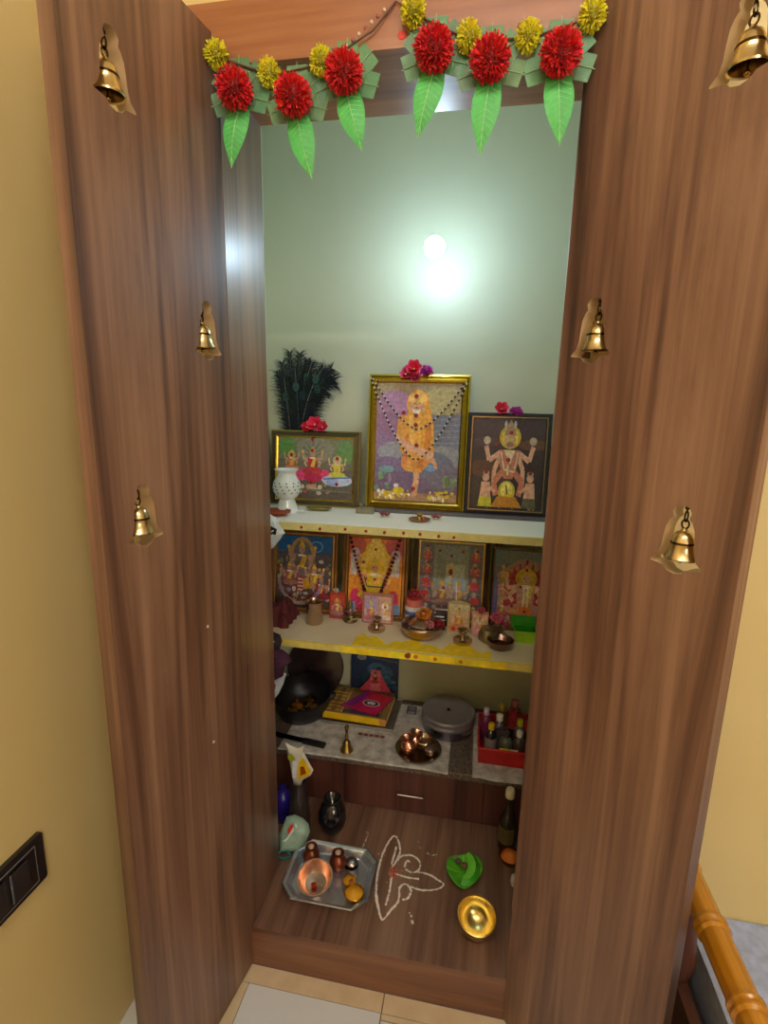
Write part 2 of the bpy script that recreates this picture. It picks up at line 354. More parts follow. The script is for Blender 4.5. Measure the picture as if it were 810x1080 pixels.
# ------------------------------------------------------------------ framed prints
class Draw:
    def __init__(s, w, h, bg, z0): s.m = MB(); s.w = w; s.h = h; s.k = 0; s.z0 = z0; s.P([(0, 0), (1, 0), (1, 1), (0, 1)], bg)
    def P(s, pts, col):
        y = -s.k*.00006; s.k += 1
        s.m.poly([((min(1, max(0, x))-.5)*s.w, y, s.z0+min(1, max(0, v))*s.h) for x, v in pts], col); return s
    def E(s, cx, cy, rx, ry, col, n=16, rot=0.):
        P = []
        for k in range(n):
            a = 2*PI*k/n; x = rx*math.cos(a); y = ry*math.sin(a)
            P.append((cx+x*math.cos(rot)-y*math.sin(rot), cy+x*math.sin(rot)+y*math.cos(rot)))
        return s.P(P, col)
    def R(s, x0, y0, x1, y1, col): return s.P([(x0, y0), (x1, y0), (x1, y1), (x0, y1)], col)
    def L(s, pts, w, col):      # thick line
        for (x0, y0), (x1, y1) in zip(pts, pts[1:]):
            dx, dy = x1-x0, y1-y0; l = math.hypot(dx, dy) or 1; nx, ny = -dy/l*w/2, dx/l*w/2
            s.P([(x0+nx, y0+ny), (x1+nx, y1+ny), (x1-nx, y1-ny), (x0-nx, y0-ny)], col)
        return s
    def grad(s, c0, c1, n=8, y0=0, y1=1):
        for k in range(n):
            q = k/(n-1); s.R(0, y0+(y1-y0)*k/n, 1, y0+(y1-y0)*(k+1)/n, tuple(a*(1-q)+b*q for a, b in zip(c0, c1)))
        return s
    def scatter(s, n, x0, x1, y0, y1, cols, r=.02):
        for _ in range(n):
            s.E(random.uniform(x0, x1), random.uniform(y0, y1), r*random.uniform(.5, 1.3), r*random.uniform(.5, 1.3), clamp(random.choice(cols), 14), 8)
        return s
    def fig(s, cx, cy, h, robe, skin, halo, arms=4, crown=(220, 180, 60), legs=None):
        # small seated devotional figure of total height h, cy its base
        a = s.w/s.h
        X = lambda x: cx+x*h/a
        Y = lambda y: cy+y*h
        if halo: s.E(X(0), Y(.76), .20*h/a, .20*h, halo)
        for sg in (-1, 1):
            s.L([(X(sg*.14), Y(.58)), (X(sg*.30), Y(.42)), (X(sg*.22), Y(.30))], .07*h/a, skin)
            if arms > 2: s.L([(X(sg*.14), Y(.60)), (X(sg*.34), Y(.56)), (X(sg*.36), Y(.78))], .065*h/a, skin); s.E(X(sg*.37), Y(.82), .05*h/a, .05*h, crown)
        s.E(X(0), Y(.14), .38*h/a, .13*h, legs or robe); s.E(X(-.17), Y(.10), .17*h/a, .06*h, clamp(robe, 25)); s.E(X(.17), Y(.10), .17*h/a, .06*h, clamp(robe, 25))
        s.P([(X(-.14), Y(.18)), (X(.14), Y(.18)), (X(.18), Y(.62)), (X(0), Y(.66)), (X(-.18), Y(.62))], robe)
        s.P([(X(-.08), Y(.3)), (X(.06), Y(.26)), (X(.16), Y(.6)), (X(.05), Y(.62))], clamp(crown, 10))
        s.E(X(0), Y(.60), .12*h/a, .035*h, (230, 220, 190)); s.E(X(0), Y(.75), .085*h/a, .10*h, skin)
        s.E(X(-.035), Y(.76), .014*h/a, .012*h, (30, 20, 20), 6); s.E(X(.035), Y(.76), .014*h/a, .012*h, (30, 20, 20), 6); s.E(X(0), Y(.70), .02*h/a, .008*h, (150, 50, 50), 6)
        s.P([(X(-.10), Y(.82)), (X(.10), Y(.82)), (X(.06), Y(.92)), (X(0), Y(1.02)), (X(-.06), Y(.92))], crown)
        return s
    def dot(s, x, y, r=.02): return s.E(x, y, r, r*s.w/s.h, (150, 20, 24), 9)
def frame(w, h, prof, mats, colors):
    # prof: (inset, depth towards the viewer); each segment has its own colour
    m = MB()
    rings = [[(-w/2+i, -d, i), (w/2-i, -d, i), (w/2-i, -d, h-i), (-w/2+i, -d, h-i)] for i, d in prof]
    for k in range(len(rings)-1):
        for i in range(4):
            j = (i+1) % 4; m.add([rings[k][i], rings[k][j], rings[k+1][j], rings[k+1][i]], [(0, 1, 2, 3)], colors[k][0], colors[k][1])
    m.box(-w/2+.001, w/2-.001, .0001, .006, .001, h-.001, (70, 48, 32), 0)
    return m
def picture(name, label, loc, w, h, prof, colors, drawfn, bg, lean, group, strut=True, rz=0.):
    t = thing(name, label, 'framed picture', loc, (-lean, 0, rz), group)
    frame(w, h, prof, None, colors).build('frame', [GLOSS, METAL], t)
    ins = prof[-1][0]; d = Draw(w-2*ins, h-2*ins, bg, ins); drawfn(d)
    d.m.build('print', PRINT, t, loc=(0, -max(.001, prof[-1][1]-.0), 0))
    if strut:
        m = MB(); a = h*.55; m.prism([(-.012, .02), (.012, .02), (.01, a), (-.01, a)], .003, (90, 62, 40))
        m.build('easel_strut', MATTE, t, loc=(0, .035, 0), rot=(lean*.2+.0+math.atan2(.03, a), 0, 0))
    return t
G = (214, 168, 40); GL = (236, 204, 90); GD = (150, 104, 20)
def seg(*a): return [(c, 1 if mtl else 0) for c, mtl in a]

def d_threefig(d):
    d.grad((96, 84, 74), (128, 128, 104), 6)
    d.E(.12, .85, .12, .16, (92, 140, 70)); d.E(.9, .78, .12, .2, (104, 140, 84)); d.E(.5, .8, .25, .22, (140, 136, 120))
    for k in range(7):
        a = PI*k/6; d.L([(.47+.05*math.cos(a), .72+.1*math.sin(a)), (.47+.17*math.cos(a), .78+.17*math.sin(a))], .012, (86, 98, 92))
    d.R(.30, .34, .66, .44, (206, 44, 92)); d.E(.33, .40, .08, .10, (224, 70, 120)); d.E(.63, .40, .08, .10, (224, 70, 120)); d.E(.48, .36, .12, .08, (190, 30, 80))
    d.fig(.47, .40, .46, (186, 40, 60), (206, 160, 130), None); d.fig(.19, .46, .34, (214, 120, 90), (214, 156, 128), (190, 170, 110))
    d.E(.80, .32, .20, .10, (190, 200, 226)); d.E(.74, .30, .08, .07, (150, 170, 214)); d.fig(.80, .36, .38, (214, 196, 80), (216, 172, 146), (200, 190, 150))
    d.L([(.62, .34), (.98, .38)], .02, (70, 90, 160))
    d.scatter(10, .3, .7, .08, .26, [(190, 190, 150), (170, 150, 110), (200, 90, 70)], .03); d.E(.46, .2, .07, .05, (190, 150, 120)); d.E(.34, .2, .03, .04, (200, 196, 160)); d.E(.58, .2, .03, .04, (200, 196, 160))
    for x, y in ((.47, .98), (.47, .80), (.19, .72), (.80, .68), (.46, .27), (.80, .26)): d.dot(x, y, .024)
    d.L([(.02, .16), (.98, .14)], .03, (120, 116, 104))
def d_orange(d):
    d.grad((120, 96, 124), (150, 120, 160), 6, 0, .62); d.grad((126, 112, 142), (172, 150, 120), 6, .6, 1)
    d.E(.22, .80, .22, .14, (176, 130, 170)); d.E(.15, .66, .16, .10, (154, 112, 150)); d.E(.8, .85, .26, .12, (186, 170, 120)); d.R(.70, .42, 1, .74, (120, 124, 146))
    for k in range(5): d.L([(.70, .50+.05*k), (1, .51+.05*k)], .008, (146, 148, 164))
    d.E(.30, .42, .28, .09, (156, 156, 170)); d.E(.82, .38, .24, .10, (148, 150, 158)); d.E(.60, .30, .36, .14, (112, 116, 140)); d.E(.16, .26, .22, .12, (130, 108, 150)); d.E(.86, .20, .22, .12, (120, 112, 134)); d.E(.35, .16, .3, .09, (118, 96, 130))
    d.E(.68, .29, .08, .03, (110, 150, 200)); d.E(.15, .27, .10, .03, (120, 160, 170)); d.R(.0, 0, 1, .07, (170, 130, 100))
    P0, d.P = d.P, (lambda pts, col: Draw.P(d, [(.49+(x-.49)*.80, .03+(v-.03)*.95) for x, v in pts], col))
    # hanging leg, then the folded leg
    d.L([(.50, .34), (.52, .20), (.49, .09)], .085, (222, 168, 130)); d.L([(.49, .09), (.50, .045)], .09, (214, 156, 120))
    d.P([(.28, .40), (.66, .44), (.72, .36), (.58, .26), (.36, .27), (.28, .31)], (226, 152, 70)); d.P([(.31, .40), (.40, .27), (.44, .29), (.40, .42)], (236, 176, 90))
    d.P([(.54, .30), (.60, .27), (.62, .40), (.55, .42)], (206, 120, 56)); d.L([(.66, .40), (.78, .36), (.80, .30)], .05, (218, 160, 122))
    d.P([(.24, .46), (.28, .72), (.38, .82), (.62, .84), (.74, .72), (.76, .44), (.62, .38), (.36, .40)], (232, 164, 62))
    d.P([(.40, .44), (.38, .76), (.44, .80), (.47, .46)], (244, 190, 96)); d.P([(.60, .44), (.64, .76), (.70, .72), (.72, .46)], (214, 130, 44)); d.P([(.52, .5), (.50, .78), (.54, .78), (.56, .5)], (240, 176, 80))
    d.P([(.30, .34), (.34, .60), (.38, .60), (.36, .32)], (222, 122, 76))
    d.L([(.25, .70), (.22, .56), (.34, .50), (.60, .44), (.70, .42)], .075, (224, 170, 140)); d.P([(.20, .72), (.30, .80), (.34, .66), (.28, .56), (.20, .6)], (228, 160, 72)); d.E(.71, .42, .05, .03, (226, 176, 144))
    d.E(.50, .875, .17, .115, (238, 168, 66)); d.P([(.62, .92), (.68, .84), (.74, .66), (.62, .74)], (234, 160, 60)); d.E(.48, .865, .115, .085, (214, 156, 120)); d.E(.49, .915, .135, .05, (246, 196, 110)); d.E(.48, .815, .058, .034, (232, 226, 220)); d.E(.48, .845, .07, .03, (214, 156, 120))
    d.E(.445, .875, .013, .006, (90, 56, 46), 8); d.E(.52, .875, .013, .006, (90, 56, 46), 8); d.L([(.48, .87), (.485, .848)], .014, (190, 126, 96)); d.E(.48, .838, .03, .006, (160, 80, 70), 8)
    d.P = P0
    d.E(.30, .085, .07, .035, (232, 196, 30)); d.E(.15, .055, .10, .028, (214, 186, 50)); d.E(.27, .13, .03, .02, (226, 214, 220)); d.scatter(26, .04, .44, .02, .09, [(230, 200, 60), (226, 180, 30), (240, 236, 220)], .018)
    d.scatter(26, .66, .97, .02, .10, [(228, 196, 60), (220, 170, 50), (230, 220, 200)], .02); d.scatter(10, .02, .2, .1, .24, [(110, 150, 120), (150, 140, 150)], .03); d.scatter(10, .8, .98, .1, .2, [(96, 130, 96), (130, 150, 120)], .03)
    for x, y in ((.475, .89), (.33, .75), (.48, .73), (.48, .65), (.50, .48), (.48, .11)): d.dot(x, y, .026)
def d_dark(d):
    d.grad((48, 34, 36), (66, 50, 60), 6); d.E(.2, .45, .25, .1, (90, 56, 44)); d.E(.85, .72, .22, .06, (104, 70, 52)); d.E(.2, .75, .2, .05, (80, 56, 66))
    d.E(.52, .80, .15, .13, (206, 176, 50)); d.E(.52, .80, .11, .10, (232, 210, 90))
    sk = (220, 168, 140)
    for sg in (-1, 1):
        d.L([(.52+sg*.13, .63), (.52+sg*.28, .54), (.52+sg*.33, .70)], .06, sk); d.L([(.52+sg*.12, .60), (.52+sg*.20, .44), (.52+sg*.20, .28)], .06, sk); d.L([(.52+sg*.08, .42), (.52+sg*.20, .30), (.52+sg*.16, .15)], .075, (200, 120, 96))
        d.E(.52+sg*.32, .76, .05, .045, (196, 180, 160))
    d.P([(.38, .66), (.66, .66), (.64, .48), (.58, .34), (.46, .34), (.40, .48)], (196, 120, 100)); d.P([(.44, .66), (.60, .66), (.54, .50)], (224, 204, 170)); d.L([(.40, .64), (.46, .44), (.60, .42), (.64, .64)], .018, (226, 210, 180))
    d.E(.52, .76, .08, .085, (200, 168, 120)); d.E(.52, .72, .05, .03, (150, 110, 90)); d.P([(.43, .82), (.61, .82), (.57, .92), (.52, 1.0), (.47, .92)], (170, 140, 110)); d.E(.45, .94, .02, .04, (190, 190, 200)); d.E(.58, .94, .02, .04, (190, 190, 200))
    d.E(.51, .20, .12, .12, (196, 176, 60)); d.E(.51, .22, .085, .085, (236, 220, 110)); d.P([(.44, .02), (.60, .02), (.56, .18), (.48, .18)], (214, 186, 60)); d.P([(.30, .02), (.74, .02), (.64, .14), (.38, .14)], (196, 130, 30)); d.L([(.50, .27), (.52, .17)], .02, (90, 70, 40)); d.E(.51, .44, .02, .06, (224, 210, 150))
    for sg, rb in ((-1, (206, 196, 50)), (1, (96, 92, 70))):
        cx = .52+sg*.31; d.P([(cx-.10, .02), (cx+.10, .02), (cx+.08, .14), (cx-.08, .14)], rb); d.P([(cx-.08, .13), (cx+.08, .13), (cx+.06, .30), (cx-.06, .30)], sk); d.E(cx, .35, .05, .045, sk); d.L([(cx-sg*.02, .26), (cx-sg*.14, .19)], .04, sk); d.E(cx, .40, .045, .03, (190, 170, 150))
        d.dot(cx, .41, .03)
    d.dot(.53, .85, .03); d.dot(.51, .55, .032); d.dot(.33, .72, .025); d.scatter(16, .1, .9, .0, .04, [(150, 120, 70), (120, 90, 70)], .015)
def d_blue(d):
    d.grad((84, 66, 58), (96, 86, 96), 5, 0, .75); d.R(0, .78, 1, 1, (28, 98, 160)); d.E(.72, .86, .12, .08, (110, 160, 200)); d.E(.72, .86, .10, .065, (30, 100, 160)); d.E(.46, .72, .24, .27, (190, 150, 70)); d.E(.46, .72, .17, .22, (110, 110, 120))
    d.scatter(60, .02, .98, .05, .72, [(150, 110, 90), (176, 130, 110), (96, 70, 66), (120, 120, 130), (150, 60, 70), (180, 150, 60), (196, 180, 170)], .04)
    d.fig(.46, .42, .52, (120, 100, 96), (190, 150, 130), None); d.fig(.70, .26, .36, (180, 140, 40), (196, 140, 110), None); d.fig(.24, .30, .34, (160, 90, 80), (190, 130, 110), None); d.E(.55, .34, .07, .08, (206, 150, 30)); d.R(.40, .22, .50, .44, (170, 60, 50))
    for k in range(4): d.R(.40, .24+.05*k, .50, .26+.05*k, (214, 190, 180))
    d.fig(.82, .12, .36, (160, 30, 50), (190, 130, 110), None)
    for k in range(22):
        a = PI+PI*k/21; d.E(.45+.40*math.cos(a), .42+.36*math.sin(a), .035, .03, clamp((150, 136, 140), 25), 8); d.E(.45+.34*math.cos(a), .42+.30*math.sin(a), .02, .02, clamp((120, 50, 50), 20), 8)
def d_gold(d):
    d.grad((226, 150, 20), (232, 130, 70), 8); d.E(.5, .6, .34, .36, (240, 196, 50)); d.P([(.42, 1), (.58, 1), (.75, .6), (.25, .6)], (242, 206, 90)); d.E(.12, .9, .2, .14, (208, 96, 70)); d.E(.88, .9, .2, .14, (206, 90, 90))
    for sg in (-1, 1):
        cx = .5+sg*.40; d.E(cx-sg*.02, .78, .09, .09, (206, 186, 196)); d.R(cx-.07, .52, cx+.05, .74, (214, 206, 206)); d.L([(cx-sg*.05, .78), (cx-sg*.12, .72), (cx-sg*.16, .66)], .05, (216, 150, 120)); d.R(cx-.06, .50, cx-.02, .58, (196, 190, 190)); d.R(cx+.0, .50, cx+.04, .58, (200, 190, 190)); d.dot(cx, .80, .02)
        d.E(.5+sg*.30, .14, .16, .15, (224, 60, 120)); d.E(.5+sg*.22, .10, .14, .12, (236, 90, 140)); d.E(.5+sg*.36, .20, .10, .12, (206, 40, 100)); d.R(.5+sg*.42-.07, 0, .5+sg*.42+.07, .14, (120, 150, 190))
    d.E(.5, .05, .34, .10, (196, 40, 70)); d.fig(.5, .16, .60, (222, 182, 30), (216, 150, 110), (238, 190, 40)); d.R(.40, .06, .62, .22, (206, 130, 30)); d.E(.5, .18, .12, .05, (210, 60, 50))
    d.L([(.3, .5), (.36, .36), (.64, .36), (.70, .5)], .02, (60, 90, 50)); 
    for x, y in ((.5, .86), (.28, .68), (.34, .46), (.5, .46), (.74, .54), (.32, .22), (.68, .22), (.5, .04)): d.dot(x, y, .026)
def d_pale(d):
    d.grad((104, 92, 100), (126, 128, 140), 6); d.R(.22, .25, .78, .97, (150, 164, 156)); d.R(.40, .36, .72, .72, (186, 200, 196)); d.R(.52, .30, .74, .56, (170, 190, 206)); d.R(.28, .5, .42, .9, (136, 148, 140)); d.E(.5, .86, .2, .09, (150, 170, 180)); d.E(.5, .66, .07, .08, (210, 200, 150))
    d.scatter(26, .25, .75, .12, .32, [(150, 100, 90), (170, 130, 110), (120, 90, 90), (190, 160, 150)], .03); d.E(.5, .62, .035, .045, (130, 30, 26)); d.E(.5, .555, .03, .018, (236, 236, 236))
    for cx in (.12, .88):
        for k in range(5): d.fig(cx, .02+.19*k, .18, (176+10*k, 90, 110), (200, 160, 150), (150, 150, 170), 2)
    d.fig(.37, .18, .34, (150, 110, 110), (196, 160, 150), None); d.fig(.64, .18, .34, (170, 140, 150), (206, 176, 160), None); d.L([(.62, .2), (.60, .5)], .02, (230, 226, 220))
    d.scatter(10, .28, .44, .04, .14, [(230, 210, 190), (190, 140, 110)], .015); d.R(.3, 0, .8, .12, (70, 56, 52)); d.R(.3, .12, .8, .14, (220, 210, 200))
    for x, y in ((.12, .95), (.32, .9), (.5, .84), (.68, .9), (.9, .92), (.14, .74), (.88, .70), (.4, .42), (.12, .52), (.88, .50)): d.dot(x, y, .024)
    for x, y in ((.12, .50), (.88, .48), (.10, .34), (.90, .28)): d.E(x, y, .07, .035, (190, 40, 50))
def d_oval(d):
    d.grad((150, 60, 80), (104, 128, 132), 6); d.E(.5, .93, .4, .12, (126, 138, 128)); d.E(.5, .45, .44, .46, (176, 146, 120)); d.E(.5, .44, .38, .42, (178, 50, 72)); d.E(.85, .82, .1, .08, (60, 140, 110))
    for k in range(26):
        a = 2*PI*k/26; d.E(.5+.42*math.cos(a), .42+.40*math.sin(a), .04, .045, clamp((196, 150, 130), 30), 8)
    for cx in (.14, .86):
        for k in range(3): d.fig(cx, .14+.22*k, .24, (176, 110+20*k, 120), (206, 150, 130), None, 2)
    d.fig(.5, .16, .66, (190, 140, 120), (210, 170, 130), (206, 176, 60)); d.P([(.36, .14), (.64, .14), (.56, .34), (.44, .34)], (220, 120, 30)); d.R(.46, .3, .49, .56, (226, 216, 200)); d.R(.52, .3, .55, .56, (226, 216, 200))
    d.scatter(26, .2, .8, .02, .2, [(206, 90, 60), (220, 190, 170), (190, 50, 80), (150, 110, 170)], .03)
    for x, y in ((.5, .88), (.5, .77), (.3, .66), (.42, .55), (.66, .46), (.72, .68), (.5, .24), (.3, .30)): d.dot(x, y, .026)
    d.E(.02, .4, .05, .3, (90, 90, 150))

gr1 = None
PY1 = .725; LN = math.radians(5)
m = MB(); m.bbox(.12, .80, .675, .80, Z1, Z1+.010, (96, 88, 92), b=.002)
tag(m.build('grey_plank', MATTE), 'thin grey plank under the two frames at the right of the upper shelf', 'plank')
dk = (74, 60, 38)
picture('framed_picture', 'wide dark green and gold framed print of three seated deity figures', (-.055, PY1, Z1), .330, .268,
        [(0, 0), (0, .012), (.005, .015), (.007, .013), (.019, .016), (.022, .012), (.026, .010)], seg((150, 120, 60, ), (190, 160, 90), (150, 120, 60), (dk), (GL), (G)) if False else [((150, 120, 60), 0), ((176, 150, 84), 1), (dk, 0), ((66, 54, 34), 0), (GL, 1), (G, 1)], d_threefig, (120, 116, 100), LN, None)
picture('framed_picture', 'tall gold framed print of a bearded figure in an orange robe seated on rocks', (.308, PY1-.005, Z1+.010), .342, .455,
        [(0, 0), (0, .016), (.006, .020), (.011, .017), (.019, .020), (.024, .014), (.028, .012)], [(GD, 1), (GL, 1), (GD, 1), (G, 1), (GL, 1), (GD, 1)], d_orange, (140, 120, 150), LN, None)
picture('framed_picture', 'black framed dark print of a many-armed figure, beside the tall gold frame', (.612, PY1-.01, Z1+.010), .268, .335,
        [(0, 0), (0, .014), (.010, .018), (.012, .014), (.016, .014), (.019, .012)], [((40, 34, 36), 0), ((52, 46, 50), 0), ((60, 50, 50), 0), ((176, 150, 120), 1), ((40, 34, 36), 0)], d_dark, (56, 42, 48), LN, None)
def d_partial(d):
    d.grad((60, 66, 90), (190, 170, 60), 6); d.R(0, .86, 1, 1, (190, 50, 50)); d.R(0, .7, 1, .84, (220, 200, 90)); d.scatter(30, 0, 1, 0, .6, [(120, 110, 130), (80, 80, 110), (180, 170, 160)], .08)
picture('framed_picture', 'colourful print with a red top, mostly hidden behind the right door edge', (.83, PY1+.03, Z1), .155, .24,
        [(0, 0), (0, .008), (.004, .008)], [((180, 150, 80), 1), ((170, 60, 50), 0)], d_partial, (100, 100, 120), LN, None)
picture('framed_picture', 'narrow gold-edged frame showing behind the white pierced lamp', (-.245, PY1-.03, Z1), .044, .19,
        [(0, 0), (0, .010), (.005, .012), (.010, .010)], [(GD, 1), ((190, 130, 40), 1), (GD, 1)], lambda d: d.grad((130, 90, 40), (170, 120, 60), 4), (150, 110, 60), LN, None, strut=False)
PY2 = .685; L2 = math.radians(7)
wd = [(0, 0), (0, .012), (.006, .016), (.012, .012), (.018, .014), (.022, .010)]
wc = [((110, 70, 34), 0), ((150, 100, 46), 0), ((110, 66, 30), 0), ((176, 124, 60), 0), ((196, 150, 70), 1)]
picture('framed_picture', 'brown framed busy print with a blue sky band, far left on the lower shelf', (-.088, PY2, Z2), .250, .306, wd, wc, d_blue, (90, 80, 84), L2, None)
picture('framed_picture', 'brown framed print of a figure in gold seated on a pink lotus', (.177, PY2, Z2), .236, .314, wd, wc, d_gold, (230, 160, 40), L2, None)
picture('framed_picture', 'dark framed pale print with a gold inner line, centre of the lower shelf', (.445, PY2, Z2), .272, .322,
        [(0, 0), (0, .014), (.005, .016), (.007, .013), (.020, .015), (.023, .011), (.027, .010)], [((56, 36, 26), 0), ((176, 140, 80), 1), ((50, 32, 24), 0), ((62, 40, 28), 0), ((206, 180, 96), 1), ((190, 160, 80), 1)], d_pale, (120, 116, 120), L2, None)
picture('framed_picture', 'pink oval composition print at the right end of the lower shelf', (.70, PY2+.01, Z2), .232, .290,
        [(0, 0), (0, .010), (.004, .012), (.010, .010)], [((150, 120, 70), 1), ((196, 170, 90), 1), ((110, 80, 60), 0)], d_oval, (150, 110, 110), L2, None)

# ------------------------------------------------------------------ flowers
def petal(m, c, az, tilt, L, w, col, cup=.3):
    M0 = m.M; m.M = M0 @ Matrix.Translation(c) @ Matrix.Rotation(az, 4, 'Z') @ Matrix.Rotation(-tilt, 4, 'Y')
    A = []; B = []; C = []
    for k in range(7):
        q = k/6; ww = w*math.sin(PI*min(.96, q*.86+.1))*.5*(1+.15*math.sin(k*3)); z = L*cup*q*q
        A.append((L*q, -ww, z+ww*.25)); C.append((L*q, 0, z)); B.append((L*q, ww, z+ww*.25))
    m.strip(A, C, clamp(col, 10)); m.strip(C, B, clamp(col, 10)); m.M = M0
def bloom(name, label, loc, r, col, n=6, layers=2, rot=(PI/2*.7, 0, 0), cat='flower', group=None):
    m = MB()
    for l in range(layers):
        for k in range(n): petal(m, (0, 0, 0), 2*PI*k/n+l*.5+random.uniform(-.2, .2), .35+l*.45, r*(1-.15*l), r*.9, col, .25)
    m.ball((0, 0, r*.1), r*.16, (226, 200, 120), 8)
    return tag(m.build(name, MATTE, None, True, loc, rot), label, cat, group)
def ballflower(name, label, loc, r, col, n=150, cat='flower', group=None, sq=.8, parent=None):
    m = MB(); m.ball((0, 0, 0), r*.72, tuple(v*.6 for v in col), 14, sz=sq)
    for i in range(n):
        z = 1-2*(i+.5)/n; a = i*2.39996; s = math.sqrt(1-z*z); d = Vector((s*math.cos(a), s*math.sin(a), z*sq)); d += Vector([random.uniform(-.12, .12) for _ in range(3)])
        u = d.orthogonal().normalized(); u = (Matrix.Rotation(random.uniform(0, PI), 3, d) @ u); w = d.cross(u).normalized()
        h = r*(1.6/math.sqrt(n)); c = clamp(col, 26 if col[1] < 150 else 10); p = d*r*random.uniform(.92, 1.05)
        m.add([tuple(d*r*.6-u*h*.5), tuple(p-u*h+w*h*.5), tuple(p*1.02+w*h*.2), tuple(p+u*h+w*h*.5), tuple(d*r*.6+u*h*.5)], [(0, 1, 2, 3, 4)], c)
    o = m.build(name, MATTE, parent, False, loc)
    if cat: tag(o, label, cat, group)
    return o
PK = (226, 44, 84)
yt = PY1+.03
for i, (x, z, r, col) in enumerate(((-.088, 1.392, .024, (206, 30, 56)), (-.058, 1.402, .034, PK), (-.030, 1.394, .026, (214, 50, 90)))):
    bloom('pink_flower', 'deep pink flower on top of the three-figure frame', (x, yt-.01, z), r, col, group='pink flowers on the three-figure frame')
for x, z, r, col in ((.262, 1.578, .026, (214, 70, 120)), (.288, 1.595, .034, PK), (.293, 1.568, .024, (222, 60, 120))):
    bloom('pink_flower', 'deep pink flower on top of the tall gold frame', (x, yt-.01, z+.0), r, col, group='pink flowers on the tall gold frame')
ballflower('magenta_flower', 'round magenta flower on top of the tall gold frame', (.330, yt-.005, 1.592), .022, (206, 40, 176))
bloom('pink_flower', 'pink flower on top of the black frame', (.583, yt-.015, 1.470), .028, (226, 60, 96))
ballflower('magenta_flower', 'round magenta flower on top of the black frame', (.630, yt-.015, 1.464), .022, (206, 40, 176))

# bead garlands on the tall frame
def beads(x0, z0, x1, z1, sag, n, y, label, lean=True):
    t = thing('bead_garland', label, 'garland', ((x0+x1)/2, y, max(z0, z1)), group='bead strings on the tall gold frame')
    P = []
    for k in range(n+1):
        q = k/n; xx = x0+(x1-x0)*q; zz = z0+(z1-z0)*q-sag*(1-abs(2*q-1)**1.5)
        yy = -(max(z0, z1)-zz)*math.tan(LN)
        P.append((xx-(x0+x1)/2, yy, zz-max(z0, z1)))
    m = MB(); m.tube(P, .0007, (60, 50, 46), 5); m.build('thread', MATTE, t)
    bm = [MB().ball((0, 0, 0), .0034, c, 8) for c in ((226, 222, 214), (44, 40, 44))]
    src = [bm[0].build('bead', GLOSS, t, True), bm[1].build('bead', GLOSS, t, True)]
    L = 0; acc = 0; idx = 0; tot = []
    for a, b in zip(P, P[1:]):
        a = Vector(a); b = Vector(b); l = (b-a).length
        while acc <= L+l: tot.append(a+(b-a)*((acc-L)/l)); acc += .0085
        L += l
    for i, p in enumerate(tot):
        o = src[i % 2] if i < 2 else src[i % 2].copy()
        if i >= 2: COL.objects.link(o)
        o.parent = t; o.location = p
beads(.150, 1.563, .466, 1.563, .165, 60, PY1+.036-.019, 'short black and white bead string looping across the chest of the orange-robed print')
beads(.142, 1.566, .472, 1.566, .27, 80, PY1+.036-.021, 'long black and white bead string hanging lower over the orange-robed print')

# peacock feathers
def feather(i, x1, z1, bend, y1, label):
    m = MB(); n = 22; base = Vector((-.155+.010*(i % 4), .79-.004*(i % 3), Z1)); S = []
    for k in range(n+1):
        q = k/n; S.append(Vector((base.x+(x1-base.x)*q**2.0, base.y+(y1-base.y)*q, base.z+(z1-base.z)*(q if bend == 0 else (q*(1+bend)-bend*q*q*q)))))
    m.tube(S, [.0016*(1-.7*k/n) for k in range(n+1)], (176, 176, 160), 5)
    for k in range(170):
        q = .34+.66*k/170; i0 = min(n-1, int(q*n)); p = S[i0].lerp(S[i0+1], q*n-i0); d = (S[i0+1]-S[i0]).normalized()
        for sg in (-1, 1):
            sd = Vector((sg*d.z, 0, -sg*d.x)).normalized()
            ln = (.032+.044*math.sin(PI*min(1, (q-.3)/.75)))*random.uniform(.6, 1.1)
            col = random.choice([(16, 22, 26), (20, 30, 34), (26, 34, 40), (24, 50, 44), (30, 36, 60)])
            if random.random() < .6: ln *= .75
            dv = (sd*.62+d*.78+Vector((0, random.uniform(-.35, .35), 0))).normalized(); a = p; A = []; B = []
            for j in range(5):
                qq = j/4; c = p+dv*ln*qq+Vector((0, 0, -.30*ln*qq*qq)); wd_ = .0011*(1-.6*qq); nn = Vector((-dv.z, 0, dv.x))
                A.append(tuple(c-nn*wd_)); B.append(tuple(c+nn*wd_))
            m.strip(A, B, col)
    e = S[int(n*.88)]; M0 = m.M; m.M = Matrix.Translation(e+Vector((0, -.004, 0)))
    for r, cc in ((.016, (34, 90, 60)), (.011, (70, 90, 40)), (.007, (20, 60, 120))):
        m.poly([(r*.8*math.cos(a), -r*.06, r*math.sin(a)) for a in [2*PI*j/14 for j in range(14)]], cc); m.M = m.M @ Matrix.Translation((0, -.0012, 0))
    m.M = M0
    return tag(m.build('peacock_feather', LEAFM), label, 'feather', 'dark peacock feathers in the corner')
for i, (x1, z1, bend, y1) in enumerate(((-.165, 1.655, 0, .79), (-.125, 1.650, 0, .78), (-.195, 1.62, 0, .79), (-.215, 1.585, 0, .80), (-.08, 1.62, .12, .78), (-.035, 1.60, .26, .77), (-.015, 1.575, .42, .78), (-.14, 1.60, 0, .77), (-.185, 1.56, 0, .78), (-.06, 1.50, .15, .79), (-.105, 1.56, .05, .775), (-.16, 1.50, 0, .785), (.00, 1.56, .55, .79), (-.03, 1.53, .6, .775), (-.01, 1.60, .40, .785), (-.10, 1.63, .05, .79))):
    feather(i, x1, z1, bend, y1, 'dark peacock feather standing in the bunch behind the three-figure frame')

